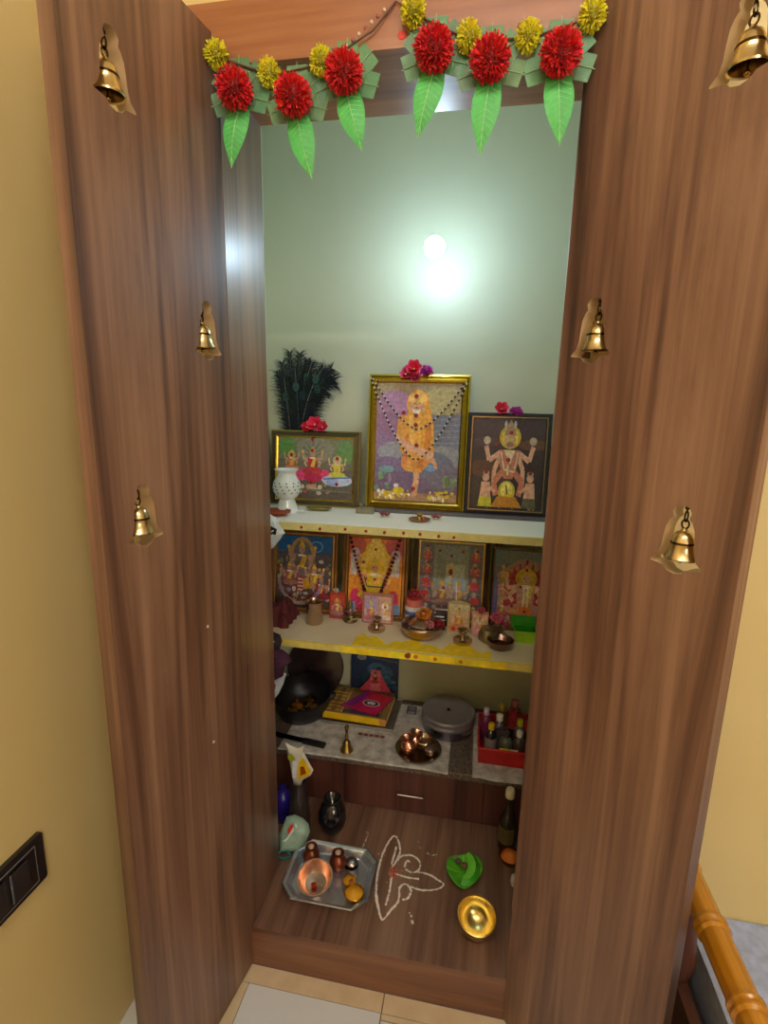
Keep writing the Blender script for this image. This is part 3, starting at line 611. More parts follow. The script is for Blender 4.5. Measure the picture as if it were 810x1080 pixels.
# white pierced lamp
t = thing('pierced_lamp', 'white glazed round oil lamp with pierced holes on a flared foot', 'lamp', (-.112, .600, Z1))
m = MB(); WH = (222, 228, 224); m.lathe([(0, 0), (.040, 0), (.042, .004), (.038, .012), (.030, .030), (.024, .046), (0, .046)], WH, 32); m.build('foot', GLOSS, t, True)
m = MB(); m.lathe([(.020, .044), (.034, .052), (.045, .070), (.048, .086), (.044, .104), (.035, .118), (.031, .128), (.032, .136), (.040, .143), (.041, .146), (.038, .146), (.030, .136), (.026, .12), (0, .10)], WH, 32)
m.build('bowl', GLOSS, t, True)
m = MB()
for zz, n in ((.070, 12), (.081, 14), (.092, 14), (.102, 12)):
    for k in range(n):
        a = 2*PI*k/n+(zz*70); r = {.070: .0452, .081: .0478, .092: .0475, .102: .0450}[zz]; M = Matrix.Rotation(a, 4, 'Z') @ Matrix.Translation((r, 0, zz)) @ Matrix.Rotation(PI/2, 4, 'Y')
        m.M = M; m.lathe([(0, .0006), (.0026, .0006), (.0026, -.001)], (66, 70, 72), 8)
m.build('pierced_holes', MATTE, t)
m = MB(); m.tube([(.045, -.01, .005), (.06, -.02, .012), (.075, -.028, .010)], [.006, .004, .001], WH); m.build('wick_spout', GLOSS, t, True)

# little plate with lamp and petals on the upper shelf
t = thing('lamp_dish', 'tiny brass dish with coloured petals at the front of the upper shelf', 'dish', (.342, .58, Z1))
m = MB(); m.lathe([(0, .001), (.022, .001), (.034, .008), (.035, .008), (.024, 0), (0, 0)], (190, 160, 110)); m.build('dish', METAL, t, True)
m = MB(); m.lathe([(0, .003), (.008, .004), (.005, .014), (.012, .022), (.013, .022), (.0, .016)], (206, 190, 90)); m.build('stem_cup', METAL, t, True)
for i, (x, y, c) in enumerate(((-.014, 0, (180, 40, 60)), (.014, -.006, (200, 60, 50)), (.004, -.014, (110, 150, 80)))):
    m = MB(); petal(m, (x, y, .004), i*2, .3, .014, .012, c); m.build('petal', MATTE, t)
for i, (x, y, c) in enumerate(((.215, .615, (130, 40, 34)), (.230, .61, (150, 50, 40)), (.385, .62, (160, 70, 70)), (.40, .615, (176, 90, 86)))):
    bloom('dried_petals', 'dried reddish petal lying on the grey plank edge of the upper shelf', (x, y, Z1+.004), .017, c, 4, 1, (0, 0, i), 'petal', 'dried petals on the upper shelf')
m = MB()
m.lathe([(0, .0), (.030, .002), (.046, .009), (.047, .012), (.030, .006), (0, .003)], (150, 140, 84), 24, sy=.35)
tag(m.build('incense_boat', DULLM, None, True, (-.015, .645, Z1)), 'narrow dull brass boat dish lying before the three-figure frame', 'dish')
m = MB(); m.bbox(-.03, .03, -.02, .02, 0, .018, (128, 120, 96), b=.004); tag(m.build('stone_block', MATTE, None, False, (.148, .655, Z1)), 'small greenish grey stone block at the foot of the gold frame', 'block')

# ------------------------------------------------------------------ lower shelf objects
def steel_cup(name, label, loc, r, h, col, cat='cup', mat=METAL):
    m = MB(); m.lathe([(0, 0), (r*.86, 0), (r*.93, h*.05), (r*.93, h*.82), (r, h*.86), (r*1.04, h*.97), (r*1.08, h), (r*1.0, h), (r*.88, h*.88), (r*.88, h*.06), (0, h*.05)], col, 32)
    return tag(m.build(name, mat, None, True, loc), label, cat)
steel_cup('steel_tumbler', 'plain steel tumbler on the lower shelf in front of the blue-topped print', (-.018, .600, Z2), .031, .082, (190, 164, 140))
def lamp_stand(label, loc, r=.030, c=(196, 176, 150)):
    t = thing('oil_lamp', label, 'oil lamp', loc, group=None)
    m = MB(); m.lathe([(0, 0), (r*.9, 0), (r, .004), (r*1.02, .012), (r*.8, .008), (r*.35, .012), (r*.2, .022), (r*.2, .032), (0, .032)], c, 28); m.build('base', METAL, t, True)
    m = MB(); m.lathe([(0, .030), (r*.25, .031), (r*.55, .040), (r*.62, .046), (r*.5, .044), (0, .036)], c, 24); m.build('cup', METAL, t, True)
lamp_stand('small silver oil lamp with flared base before the gold-figure print', (.207, .588, Z2))
lamp_stand('small silver oil lamp with flared base below the arched picture card', (.500, .560, Z2), .031)
# brass pot with flowers
t = thing('water_pot', 'round shining metal bowl heaped with flowers, centre of the lower shelf', 'bowl', (.362, .575, Z2))
m = MB(); m.lathe([(0, 0), (.030, 0), (.050, .010), (.066, .028), (.070, .044), (.067, .050), (.060, .045), (.045, .030), (0, .026)], (178, 150, 130), 36); m.build('bowl', METAL, t, True)
m = MB(); m.lathe([(0, .03), (.036, .034), (.044, .046), (.030, .060), (.012, .066), (0, .067)], (206, 190, 176), 28); m.build('lid', METAL, t, True)
for x, y, z, r, c, nm in ((.004, .005, .078, .024, (226, 130, 30), 'orange_flower'), (.030, -.03, .058, .015, (226, 130, 140), 'pink_flower'), (.058, .0, .050, .020, (170, 20, 44), 'red_flower'), (.020, .02, .082, .012, (232, 150, 40), 'orange_flower')):
    o = ballflower(nm, None, (x, y, z), r, c, 50, None, parent=t); 
# small cards
def card(label, x, y, w, h, fn, bg, arch=False, fr=(176, 120, 90)):
    t = thing('picture_card', label, 'picture card', (x, y, Z2), (-math.radians(8), 0, 0))
    pts = [(-w/2, 0), (w/2, 0), (w/2, h*.86 if arch else h)]+([(w/2*math.cos(a), h*.86+h*.14*math.sin(a)) for a in [PI*k/10 for k in range(1, 10)]] if arch else [])+[(-w/2, h*.86 if arch else h)]
    m = MB(); m.prism(pts, .006, fr); m.build('card_back', GLOSS, t)
    d = Draw(w*.86, h*.84, bg, h*.05); fn(d); d.m.build('print', PRINT, t, loc=(0, -.0012, 0))
    m = MB(); m.box(-.004, .004, .006, .030, 0, .004, (110, 84, 60)); m.build('foot', MATTE, t)
    return t
card('small pink two-panel picture card behind the left silver lamp', .198, .642, .112, .110, lambda d: (d.R(0, 0, .48, 1, (176, 150, 176)), d.R(.54, 0, 1, 1, (206, 160, 140)), d.fig(.24, .05, .8, (200, 110, 130), (220, 180, 170), (150, 160, 210), 2), d.fig(.78, .1, .7, (226, 196, 190), (220, 170, 150), (240, 236, 226), 2), d.dot(.78, .6, .04), d.dot(.24, .95, .03)), (190, 150, 150), fr=(170, 110, 96))
card('arched cream picture card in front of the pale centre print', .482, .628, .076, .112, lambda d: (d.grad((196, 150, 110), (206, 196, 160), 5), d.fig(.5, .05, .85, (206, 130, 90), (220, 180, 150), None), d.dot(.5, .86, .05), d.E(.25, .1, .12, .08, (190, 40, 60)), d.E(.78, .1, .1, .06, (206, 60, 80))), (200, 180, 150), True, (190, 170, 120))
card('smallest pink picture card with a flower on its top, right of the arched card', .553, .618, .056, .086, lambda d: (d.grad((206, 150, 150), (214, 176, 140), 4), d.fig(.5, .05, .85, (220, 150, 160), (220, 180, 160), (226, 210, 180)), d.dot(.5, .82, .06)), (210, 160, 150), False, (196, 150, 130))
card('small red picture card beside the steel tumbler', .048, .652, .058, .098, lambda d: (d.grad((150, 50, 40), (190, 70, 50), 4), d.fig(.5, .08, .8, (150, 110, 120), (200, 130, 110), (206, 110, 60), 2)), (170, 60, 50), False, (176, 70, 50))
ballflower('pink_flower', 'small pink flower perched on the smallest picture card', (.556, .622, Z2+.092), .014, (214, 90, 110), 50)
ballflower('white_flower', 'small white flower on the red picture card', (.044, .655, Z2+.106), .010, (226, 220, 206), 40)
ballflower('red_flower', 'red flower on the small blue striped casket', (.326, .66, Z2+.118), .020, (196, 50, 60), 60)
t = thing('striped_casket', 'small blue, white and orange casket left behind the flower bowl', 'box', (.326, .665, Z2))
m = MB(); m.lathe([(0, 0), (.030, 0), (.034, .03), (.034, .045), (.034, .06), (.032, .075), (.030, .10), (0, .104)], [(190, 90, 50), (196, 100, 60), (206, 200, 210), (90, 110, 180), (226, 222, 220), (206, 110, 100), (190, 60, 60)], 18); m.build('casket_body', GLOSS, t, True)
m = MB(); m.bbox(-.022, .022, -.02, .02, .0, .05, (60, 50, 52)); m.box(-.022, .022, -.0212, -.02, .036, .040, (220, 216, 216))
tag(m.build('black_box', GLOSS, None, False, (.415, .66, Z2)), 'small black box with a white line behind the flower bowl', 'box')
m = MB(); m.lathe([(0, 0), (.022, 0), (.034, .008), (.042, .022), (.043, .030), (.040, .030), (.030, .014), (0, .006)], (128, 100, 90), 30)
tag(m.build('shallow_bowl', METAL, None, True, (.620, .548, Z2)), 'shallow dull metal bowl at the front right of the lower shelf', 'bowl')
# idol
def idol(label, loc, s, c, rz=0):
    t = thing('deity_figurine', label, 'figurine', loc, (0, 0, rz))
    m = MB(); m.M = Matrix.Scale(s, 4)
    m.lathe([(0, 0), (.30, 0), (.32, .05), (.26, .12), (0, .12)], c, 20); m.ball((0, 0, .2), .24, c, 14, sz=.5, sy=.75); m.lathe([(.13, .2), (.16, .35), (.15, .48), (.06, .56), (0, .56)], c, 16, sy=.7)
    m.ball((0, -.02, .68), .10, c, 12, sz=1.15); m.lathe([(.10, .74), (.085, .84), (.04, .94), (0, 1.0)], c, 12)
    for sg in (-1, 1):
        m.tube([(sg*.13, 0, .48), (sg*.26, -.03, .36), (sg*.20, -.14, .28)], [.05, .04, .035], c); m.tube([(sg*.13, 0, .50), (sg*.30, .0, .48), (sg*.30, -.04, .68)], [.045, .035, .03], c)
        m.tube([(sg*.08, -.05, .18), (sg*.28, -.16, .16), (sg*.05, -.24, .15)], [.08, .07, .05], c)
    m.build('figure', DULLM, t, True)
    m = MB(); m.M = Matrix.Scale(s, 4); m.lathe([(.15, .50), (.19, .46), (.17, .40), (.14, .44)], (150, 60, 110), 14, sy=.8); m.build('flower_necklace', MATTE, t, True)
    return t
idol('small dull brass deity figurine left of the silver oil lamp', (.100, .645, Z2), .082, (128, 112, 74))
idol('tiny brass deity figurine above the dish at the right of the shelf', (.615, .640, Z2), .075, (170, 156, 110), .2)
ballflower('pink_flower', 'fluffy pink flower in front of the pink oval print', (.607, .610, Z2+.078), .021, (222, 100, 130), 70)
m = MB(); m.lathe([(0, 0), (.034, 0), (.037, .02), (.030, .042), (0, .046)], (150, 136, 100), 20, wob=lambda a, z: .12*math.sin(3*a+z*60))
tag(m.build('brass_conch', DULLM, None, True, (.585, .60, Z2)), 'lumpy pale brass conch shell between the small card and the green box', 'conch')
for i, (x, z, c) in enumerate(((.60, 1.058, (92, 18, 40)), (.63, 1.064, (104, 22, 46)), (.70, 1.060, (90, 18, 34)), (.73, 1.062, (84, 16, 30)))):
    ballflower('dark_red_flower', 'dark red flower tucked above the pink oval print', (x, .66, z-.012), .022, c, 60, group='dark red flowers above the oval print', sq=.6)
# green leaves above the pale print
for i, (x, a) in enumerate(((.385, .3), (.415, -.2), (.445, .1), (.475, -.3), (.50, .2), (.43, .6))):
    m = MB(); petal(m, (0, 0, 0), 0, -1.2+a*.3, .045, .030, (36, 56, 36), .2)
    tag(m.build('green_leaf', LEAFM, None, True, (x, .70, 1.080), (0, 0, -PI/2+a)), 'dark green leaf hanging over the top of the pale centre print', 'leaf', 'dark green leaves on the centre print')
# V garland of dark red petals
def vgar(label, x0, x1, z0, zb, y, c, r=.008):
    m = MB(); n = 44
    for k in range(n+1):
        q = k/n; x = x0+(x1-x0)*q; z = z0-(z0-zb)*(1-abs(2*q-1)**1.35); yy = y-(1.05-z)*math.tan(L2)*1.0
        m.ball((x, yy, z), r*random.uniform(.8, 1.2), clamp(random.choice([c, tuple(v*.6 for v in c)]), 8), 8)
    return tag(m.build('petal_garland', CLOTH, None, True), label, 'garland')
vgar('dark red petal garland hanging in a deep U over the gold-figure print', .078, .272, 1.045, .775, .700, (116, 20, 30), .0062)
# green plastic box
t = thing('green_box', 'bright green open plastic box at the right end of the lower shelf', 'box', (.70, .625, Z2), (0, 0, .05))
m = MB(); m.lathe([(0, .002), (.040, .002), (.048, .042), (.050, .042), (.050, .040), (.043, 0), (0, 0)], [(40, 150, 30), (40, 140, 30), (150, 210, 40), (150, 206, 40), (150, 200, 30), (130, 190, 30)], 4); m.M = Matrix()
for v in range(len(m.v)):
    x, y, z = m.v[v]; c, s_ = math.cos(PI/4), math.sin(PI/4); m.v[v] = (x*c-y*s_, (x*s_+y*c)*.8, z)
m.build('tub', GLOSS, t)
m = MB(); m.ball((.045, -.028, .03), .008, (226, 200, 190), 8); m.build('catch', GLOSS, t, True)
m = MB(); m.bbox(-.042, .042, -.0, .004, .028, .07, (60, 150, 40), b=.002); m.build('hinged_lid', GLOSS, t, loc=(0, .032, 0), rot=(-.2, 0, 0))
# dark cloth lying at the far left of the lower shelf
def cloth(name, label, cat, x0, x1, y0, y1, z0, hgt, col, loc=(0, 0, 0), n=16, col2=None, seed=1, sheet=False):
    rnd = random.Random(seed); m = MB(); R = []
    ph = [rnd.uniform(0, 6) for _ in range(6)]
    for j in range(n+1):
        row = []
        for i in range(n+1):
            u = i/n; v = j/n; e = min(1, 4*min(u, 1-u, v, 1-v)); h = hgt*(e**.5)*(.55+.45*math.sin(u*7+ph[0]+2*math.sin(v*5+ph[1]))*math.cos(v*8+ph[2])*.8)
            row.append((x0+(x1-x0)*u+.004*math.sin(v*20+ph[3]), y0+(y1-y0)*v+.004*math.sin(u*20+ph[4]), z0+max(.0005, h)))
        R.append(row)
    for j in range(n):
        for i in range(n):
            c = col if not col2 or ((i//3+j//3) % 2 == 0) else col2
            m.add([R[j][i], R[j][i+1], R[j+1][i+1], R[j+1][i]], [(0, 1, 2, 3)], clamp(c, 5))
    o = m.build(name, CLOTH, None, True, loc); tag(o, label, cat); return o
cloth('red_cloth', 'dark red patterned cloth heaped at the left end of the lower shelf', 'cloth', -.225, -.095, .53, .66, Z2, .10, (92, 30, 34), seed=4)

# ------------------------------------------------------------------ bags at the left edge
def bag(name, label, prof, th, col, marks=None, mat=GLOSS, loc=(0, 0, 0), rot=(0, 0, 0), cat='bag'):
    # pillow shaped pouch: outline in xz, swollen in y
    m = MB(); cx = sum(p[0] for p in prof)/len(prof); cz = sum(p[1] for p in prof)/len(prof); n = len(prof)
    vs = []; fs = []; S = [(1, 0), (.93, .45), (.7, .85), (.35, 1.)]
    for sgn in (1, -1):
        b = len(vs)
        for k, (s, d) in enumerate(S):
            for i, (x, z) in enumerate(prof): vs.append((cx+(x-cx)*s, sgn*th/2*d*(1+.22*math.sin(i*1.9+k)), cz+(z-cz)*s))
        vs.append((cx, sgn*th/2*1.02, cz))
        for k in range(3):
            for i in range(n):
                j = (i+1) % n; q = (b+k*n+i, b+k*n+j, b+(k+1)*n+j, b+(k+1)*n+i); fs.append(q if sgn < 0 else q[::-1])
        for i in range(n):
            q = (b+3*n+i, b+3*n+(i+1) % n, b+4*n); fs.append(q if sgn < 0 else q[::-1])
    t = thing(name, label, cat, loc, rot); m.add(vs, fs, col); m.build('pouch', mat, t, True)
    for q_, (nm, pts, c) in enumerate(marks or []):
        mm = MB(); mm.prism(pts, .0012, c); mm.build(nm, mat, t, loc=(0, -th/2-.0015-.0007*q_, 0))
    return t
# white plastic pouch hanging over the end of the upper shelf
bag('white_packet', 'crumpled white plastic packet hanging beside the left end of the upper shelf', [(-.02, -.06), (.012, -.035), (.034, -.008), (.042, .006), (.050, .012), (.044, .024), (.034, .036), (.026, .056), (.0, .072), (-.04, .070), (-.06, .03), (-.06, -.05)], .030, (206, 216, 216),
    [('black_band', [(-.05, .002), (.026, .010), (.030, .028), (.006, .038), (-.05, .022)], (40, 38, 42)), ('blue_mark', [(-.05, -.016), (.0, -.014), (.012, -.002), (-.05, -.004)], (50, 110, 150))], loc=(-.105, .43, 1.072))
m = MB(); m.lathe([(0, 0), (.030, .002), (.052, .012), (.055, .018), (.046, .014), (0, .006)], (150, 66, 40), 22, sy=.7)
tag(m.build('clay_lamp', MATTE, None, True, (-.130, .535, Z1+.0)), 'shallow red clay lamp dish at the left end of the upper shelf', 'dish')
bag('spotted_bundle', 'small black bundle with white spots at the left end of the lower shelf', [(-.04, -.03), (0, -.035), (.03, -.022), (.036, 0), (.028, .022), (0, .034), (-.04, .03)], .05, (50, 36, 46),
    [('white_spot', [(x-.006, z), (x, z-.006), (x+.006, z), (x, z+.006)], (216, 200, 206)) for x, z in ((0, .012), (.014, -.008), (-.012, -.008), (.018, .014))], CLOTH, loc=(-.108, .425, .722), cat='bundle')
bag('purple_pouch', 'dark purple frilled cloth pouch hanging below the lower shelf at the left', [(-.06, -.07), (-.01, -.075), (.022, -.055), (.028, -.02), (.050, .0), (.040, .022), (.018, .034), (-.02, .042), (-.06, .04)], .055, (72, 28, 58), None, CLOTH, loc=(-.085, .41, .668))
bag('printed_packet', 'white plastic packet with red marks at the left above the black pan', [(-.06, -.085), (-.03, -.06), (.0, -.02), (.018, .02), (.028, .055), (.020, .060), (-.005, .042), (-.03, .045), (-.06, .05)], .022, (206, 212, 216),
    [('red_mark', [(-.04, .0), (-.028, .0), (-.026, .018), (-.038, .018)], (186, 30, 50)), ('red_mark', [(-.02, .004), (-.008, .002), (-.004, .020), (-.018, .020)], (186, 30, 50)), ('red_mark', [(-.05, -.035), (-.03, -.035), (-.026, -.024), (-.05, -.022)], (200, 90, 110))], loc=(-.088, .43, .555))

# ------------------------------------------------------------------ on the counter
# black pan leaning back with trinkets
t = thing('black_pan', 'deep black round pan on the left of the stone counter', 'pan', (-.088, .665, Z3), (math.radians(8), 0, 0))
BK = (30, 27, 32)
m = MB(); m.lathe([(0, .0), (.060, .0), (.090, .020), (.104, .055), (.110, .092), (.114, .094), (.114, .098), (.108, .098), (.102, .060), (.085, .026), (.055, .008), (0, .008)], BK, 40); m.build('pan_body', attr_mat('worn_black_iron', .38, .3, noise=.3, nscale=30), t, True)
for sg in (-1, 1):
    m = MB(); m.tube([(sg*.110, -.02, .09), (sg*.128, -.014, .096), (sg*.128, .014, .096), (sg*.110, .02, .09)], .004, BK, 8); m.build('handle', MATTE, t, True)
for i, (x, y, c, r) in enumerate(((-.022, -.008, (226, 150, 70), .030), (.040, .0, (190, 150, 70), .030), (-.026, -.052, (170, 140, 60), .024), (.030, -.050, (150, 130, 60), .024), (.012, .045, (130, 104, 50), .026))):
    m = MB(); m.lathe([(0, 0), (r*.8, 0), (r, r*.5), (r*.7, r*.8), (r*.25, r*.9), (r*.2, r*1.3), (0, r*1.4)], c, 18)
    o = m.build('brass_trinket', METAL, None, True, (-.088+x, .665+y, Z3+.018+.01*(y < -.04))); tag(o, 'small brass trinket lying inside the black pan', 'trinket', 'brass trinkets in the black pan')
t = thing('round_lid', 'large round dark lid leaning on the back wall behind the black pan', 'lid', (-.085, .785, Z3), (-.20, 0, 0))
m = MB(); m.M = Matrix.Translation((0, 0, .118)) @ Matrix.Rotation(PI/2, 4, 'X'); m.lathe([(0, -.004), (.112, -.004), (.118, 0), (.116, .006), (.100, .010), (.060, .022), (0, .028)], (52, 32, 38), 48); m.build('lid_plate', GLOSS, t, True)
m = MB(); m.M = Matrix.Translation((0, 0, .118)) @ Matrix.Rotation(PI/2, 4, 'X'); m.lathe([(0, .026), (.008, .027), (.007, .038), (.014, .046), (.010, .052), (0, .053)], (30, 26, 30), 18); m.build('lid_knob', GLOSS, t, True)

# tray with books
t = thing('serving_tray', 'pale metal tray under the yellow book on the counter', 'tray', (.135, .700, Z3), (0, 0, -.02))
m = MB(); m.bbox(-.135, .135, -.085, .12, .0022, .006, (166, 158, 148), b=.002); m.build('tray_base', DULLM, t)
m = MB(); rr = [(-.135, -.085), (.135, -.085), (.135, .12), (-.135, .12), (-.135, -.085)]; m.tube([(x, y, .009) for x, y in rr], .004, (190, 184, 176), 8); m.build('tray_rim', DULLM, t)
t = thing('thick_book', 'thick book with a gold and yellow ornamental cover on the pale tray', 'book', (.125, .712, Z3+.014), (0, 0, -.04))
m = MB(); m.box(-.118, .118, -.084, .092, .003, .026, (206, 190, 150)); m.build('pages', MATTE, t)
m = MB(); m.box(-.12, .12, -.087, .095, 0, .003, (176, 130, 30)); m.box(-.12, .12, -.087, .095, .026, .0295, (146, 116, 54)); m.box(-.12, .095, -.0875, -.086, .002, .028, (222, 180, 20)); m.box(.095, .12, -.0875, -.086, .002, .028, (190, 130, 70))
for k in range(7): m.box(-.11, -.06, -.075+.024*k, -.065+.024*k, .0295, .0298, (196, 156, 66))
m.box(-.055, -.050, -.08, .09, .0295, .0298, (206, 170, 80)); m.box(.092, .098, -.08, .09, .0295, .0298, (120, 90, 50)); m.box(-.048, .09, -.08, -.055, .0295, .0299, (66, 50, 70))
m.build('cover', GLOSS, t)
m = MB()
for k in range(9):
    x = -.085; y = -.07+.018*k; pts = [(x+.014*math.cos(a)*(1 if j % 2 else .5), y+.006*math.sin(a), .0301) for j, a in enumerate([2*PI*j/8 for j in range(8)])]; m.poly(pts, (110, 66, 30))
m.build('cover_ornament', MATTE, t)
t = thing('pink_booklet', 'magenta booklet with a black and white eye design lying on the yellow book', 'booklet', (.150, .715, Z3+.0445), (0, 0, -.12))
m = MB(); m.add([(x, y, z) for z in (0, .006) for x, y in ((-.085, -.055), (.06, -.075), (.09, .05), (-.02, .075))], [(3, 2, 1, 0), (4, 5, 6, 7), (0, 1, 5, 4), (1, 2, 6, 5), (2, 3, 7, 6), (3, 0, 4, 7)], [(190, 20, 80), (196, 20, 84), (150, 20, 60), (150, 20, 60), (150, 20, 60), (150, 20, 60)])
m.poly([(-.08, -.052, .0063), (-.04, -.056, .0063), (.0, .05, .0063), (-.02, .07, .0063)], (130, 30, 120)); m.poly([(.0, .0, .0063), (.07, .0, .0063), (.085, .046, .0063), (.0, .066, .0063)], (196, 30, 50))
for r, c, z in ((.034, (214, 190, 190), .0066), (.028, (40, 30, 36), .0069), (.016, (232, 228, 228), .0072)): m.poly([(.022+r*math.cos(a), -.012+r*.62*math.sin(a), z) for a in [2*PI*j/18 for j in range(18)]], c)
for x, y in ((.016, -.010), (.028, -.010), (.022, -.018)): m.poly([(x+.0032*math.cos(a), y+.0026*math.sin(a), .0074) for a in [2*PI*j/8 for j in range(8)]], (30, 20, 26))
m.build('cover', PRINT, t)
t = thing('pointed_card', 'pointed pink card with a small red figure leaning behind the magenta booklet', 'card', (.165, .80, Z3+.044), (-.15, 0, 0))
m = MB(); m.prism([(-.065, 0), (.065, 0), (.050, .020), (.012, .085), (-.010, .085), (-.030, .040)], .003, (206, 60, 90)); m.build('card', PRINT, t)
d = Draw(.04, .085, (214, 110, 120), 0); d.fig(.45, .35, .6, (170, 20, 40), (190, 110, 90), None, 2, (60, 30, 30)); d.m.build('figure_print', PRINT, t, loc=(0, -.001, 0))
d = Draw(.192, .205, (20, 50, 90), 0); d.grad((16, 40, 70), (28, 60, 110), 5); d.E(.22, .84, .10, .06, (150, 150, 150)); d.L([(.4, .86), (.98, .80)], .03, (96, 96, 100)); d.E(.4, .4, .16, .22, (20, 70, 80)); d.E(.75, .45, .16, .25, (30, 100, 130)); d.E(.55, .62, .2, .14, (60, 110, 150)); d.scatter(24, .1, .95, .1, .75, [(30, 80, 120), (20, 60, 80), (70, 120, 150)], .05)
t = thing('blue_picture', 'dark blue unframed picture standing against the back wall behind the books', 'picture', (.158, .815, Z3), (-.05, 0, 0))
d.m.build('print', PRINT, t, loc=(0, -.0008, 0)); m = MB(); m.box(-.096, .096, 0, .004, 0, .205, (26, 34, 56)); m.build('backing', MATTE, t)
m = MB()
for k in range(5): m.bbox(-.05+.02*k, -.034+.02*k, -.004, .004, 0, .005, (110, 50, 36), b=.001)
tag(m.build('brown_incense_strip', MATTE, None, False, (.200, .575, Z3+.003)), 'red and brown patterned strip on the paper in front of the tray', 'strip')

# hand bell
t = thing('hand_bell', 'slim brass hand bell with a tall handle at the counter edge', 'hand bell', (.131, .483, Z3+.003))
m = MB(); m.lathe([(.020, .0), (.0235, .0), (.0225, .004), (.016, .014), (.013, .030), (.008, .038), (0, .040)], (176, 146, 80), 26); m.build('bell_body', METAL, t, True)
m = MB(); m.lathe([(.006, .037), (.0045, .045), (.007, .052), (.004, .058), (.0055, .075), (.008, .086), (.005, .094), (0, .097)], (150, 126, 76), 18); m.build('handle', METAL, t, True)
# dark knife
t = thing('kitchen_knife', 'black flat-handled knife lying on the left counter edge', 'knife', (.0, .49, Z3+.003), (0, 0, -.12))
m = MB(); m.bbox(-.03, .055, -.012, .012, 0, .010, (24, 22, 26), b=.003); m.build('handle', GLOSS, t)
m = MB(); m.add([(-.03, -.010, .004), (-.03, .012, .004), (-.17, .012, .004), (-.13, -.010, .004), (-.03, -.010, .006), (-.03, .012, .006), (-.17, .012, .006), (-.13, -.010, .006)], [(0, 1, 2, 3), (7, 6, 5, 4), (0, 4, 5, 1), (1, 5, 6, 2), (2, 6, 7, 3), (3, 7, 4, 0)], (60, 58, 64)); m.build('blade', METAL, t)

# round steel box
t = thing('steel_container', 'large round lidded steel container in the middle of the counter', 'container', (.462, .688, Z3+.002))
SD = (160, 156, 168)
m = MB(); m.lathe([(0, 0), (.088, 0), (.092, .004), (.092, .044), (0, .044)], SD, 48); m.build('container_body', METAL, t, True)
m = MB(); m.lathe([(.0955, .036), (.097, .038), (.097, .047), (.0955, .049), (.0955, .056), (.097, .059), (.097, .066), (.094, .071), (.086, .071), (.084, .0695), (0, .0695)], SD, 56); m.build('lid', attr_mat('dull_steel', .40, .65, noise=.05), t, True)
m = MB(); m.lathe([(0, .0), (.006, .0), (.006, .004), (0, .005)], (60, 50, 48), 14); m.build('lid_knob', METAL, t, True, loc=(0, 0, .0695))
m = MB(); m.box(-.018, .018, -.016, .016, 0, .014, (70, 64, 68)); m.box(-.014, .014, -.0165, -.016, .002, .012, (120, 116, 120)); m.box(-.012, .012, -.012, .012, .014, .0145, (118, 112, 116))
tag(m.build('match_box', MATTE, None, False, (.320, .752, Z3+.003)), 'small dark square box between the tray and the steel container', 'box')

# plate with lotas
m = MB(); m.lathe([(0, 0), (.050, .0), (.068, .008), (.078, .012), (.079, .015), (.066, .012), (.050, .004), (0, .003)], (140, 128, 106), 44)
tag(m.build('metal_plate', METAL, None, True, (.372, .527, Z3+.003)), 'round shining metal plate at the front of the counter', 'plate')
def lota(label, loc, s, c, rot=(0, 0, 0), fill=None, name='copper_pot', cat='pot'):
    t = thing(name, label, cat, loc, rot)
    m = MB(); m.M = Matrix.Scale(s, 4)
    m.lathe([(0, 0), (.26, 0), (.38, .10), (.44, .30), (.42, .46), (.32, .60), (.24, .68), (.26, .76), (.36, .86), (.38, .88), (.33, .87), (.20, .70), (.0, .62)], c, 30); m.build('pot_body', METAL, t, True)
    if fill:
        m = MB(); m.M = Matrix.Scale(s, 4); m.lathe([(0, .83), (.15, .82), (.27, .78), (.2, .70)], fill, 16); m.build('filling', MATTE, t, True)
    return t
lota('small copper pot standing upright on the round metal plate', (.345, .512, Z3+.008), .062, (226, 160, 132), (0, -.25, 0))
lota('second small copper pot lying mouth up against its neighbour on the round plate', (.352, .545, Z3+.010), .060, (222, 160, 132), (0, .2, 0))
m = MB(); m.lathe([(0, 0), (.018, 0), (.028, .012), (.032, .030), (.030, .034), (.024, .02), (0, .01)], (200, 180, 150), 30)
tag(m.build('metal_cup', METAL, None, True, (.390, .545, Z3+.008)), 'small pale metal cup on the round plate behind the copper pots', 'cup')
m = MB(); m.lathe([(0, .0), (.018, .0), (.025, .010), (.024, .022), (.012, .032), (0, .034)], (176, 150, 140), 30)
tag(m.build('metal_dome_box', METAL, None, True, (.412, .517, Z3+.008)), 'small round domed metal box at the right of the round plate', 'box')

# red plastic tray with bottles
t = thing('red_tray', 'red plastic basket of bottles at the right of the counter', 'basket', (.690, .600, Z3+.003))
RD = (176, 28, 30)
m = MB(); x0, x1, y0, y1, hh = -.115, .115, -.085, .11, .055
m.box(x0, x1, y0, y1, 0, .003, RD); m.bbox(x0-.003, x1+.003, y0-.003, y0, 0, hh, RD, b=.001); m.bbox(x0-.003, x1+.003, y1, y1+.003, 0, hh, RD, b=.001); m.bbox(x0-.003, x0, y0, y1, 0, hh, RD, b=.001); m.bbox(x1, x1+.003, y0, y1, 0, hh, RD, b=.001); m.build('basket_body', GLOSS, t)
m = MB(); m.tube([(x0-.003, y0-.003, hh), (x1+.003, y0-.003, hh), (x1+.003, y1+.003, hh), (x0-.003, y1+.003, hh), (x0-.003, y0-.003, hh)], .0035, (196, 44, 44), 8); m.build('rim', GLOSS, t, True)
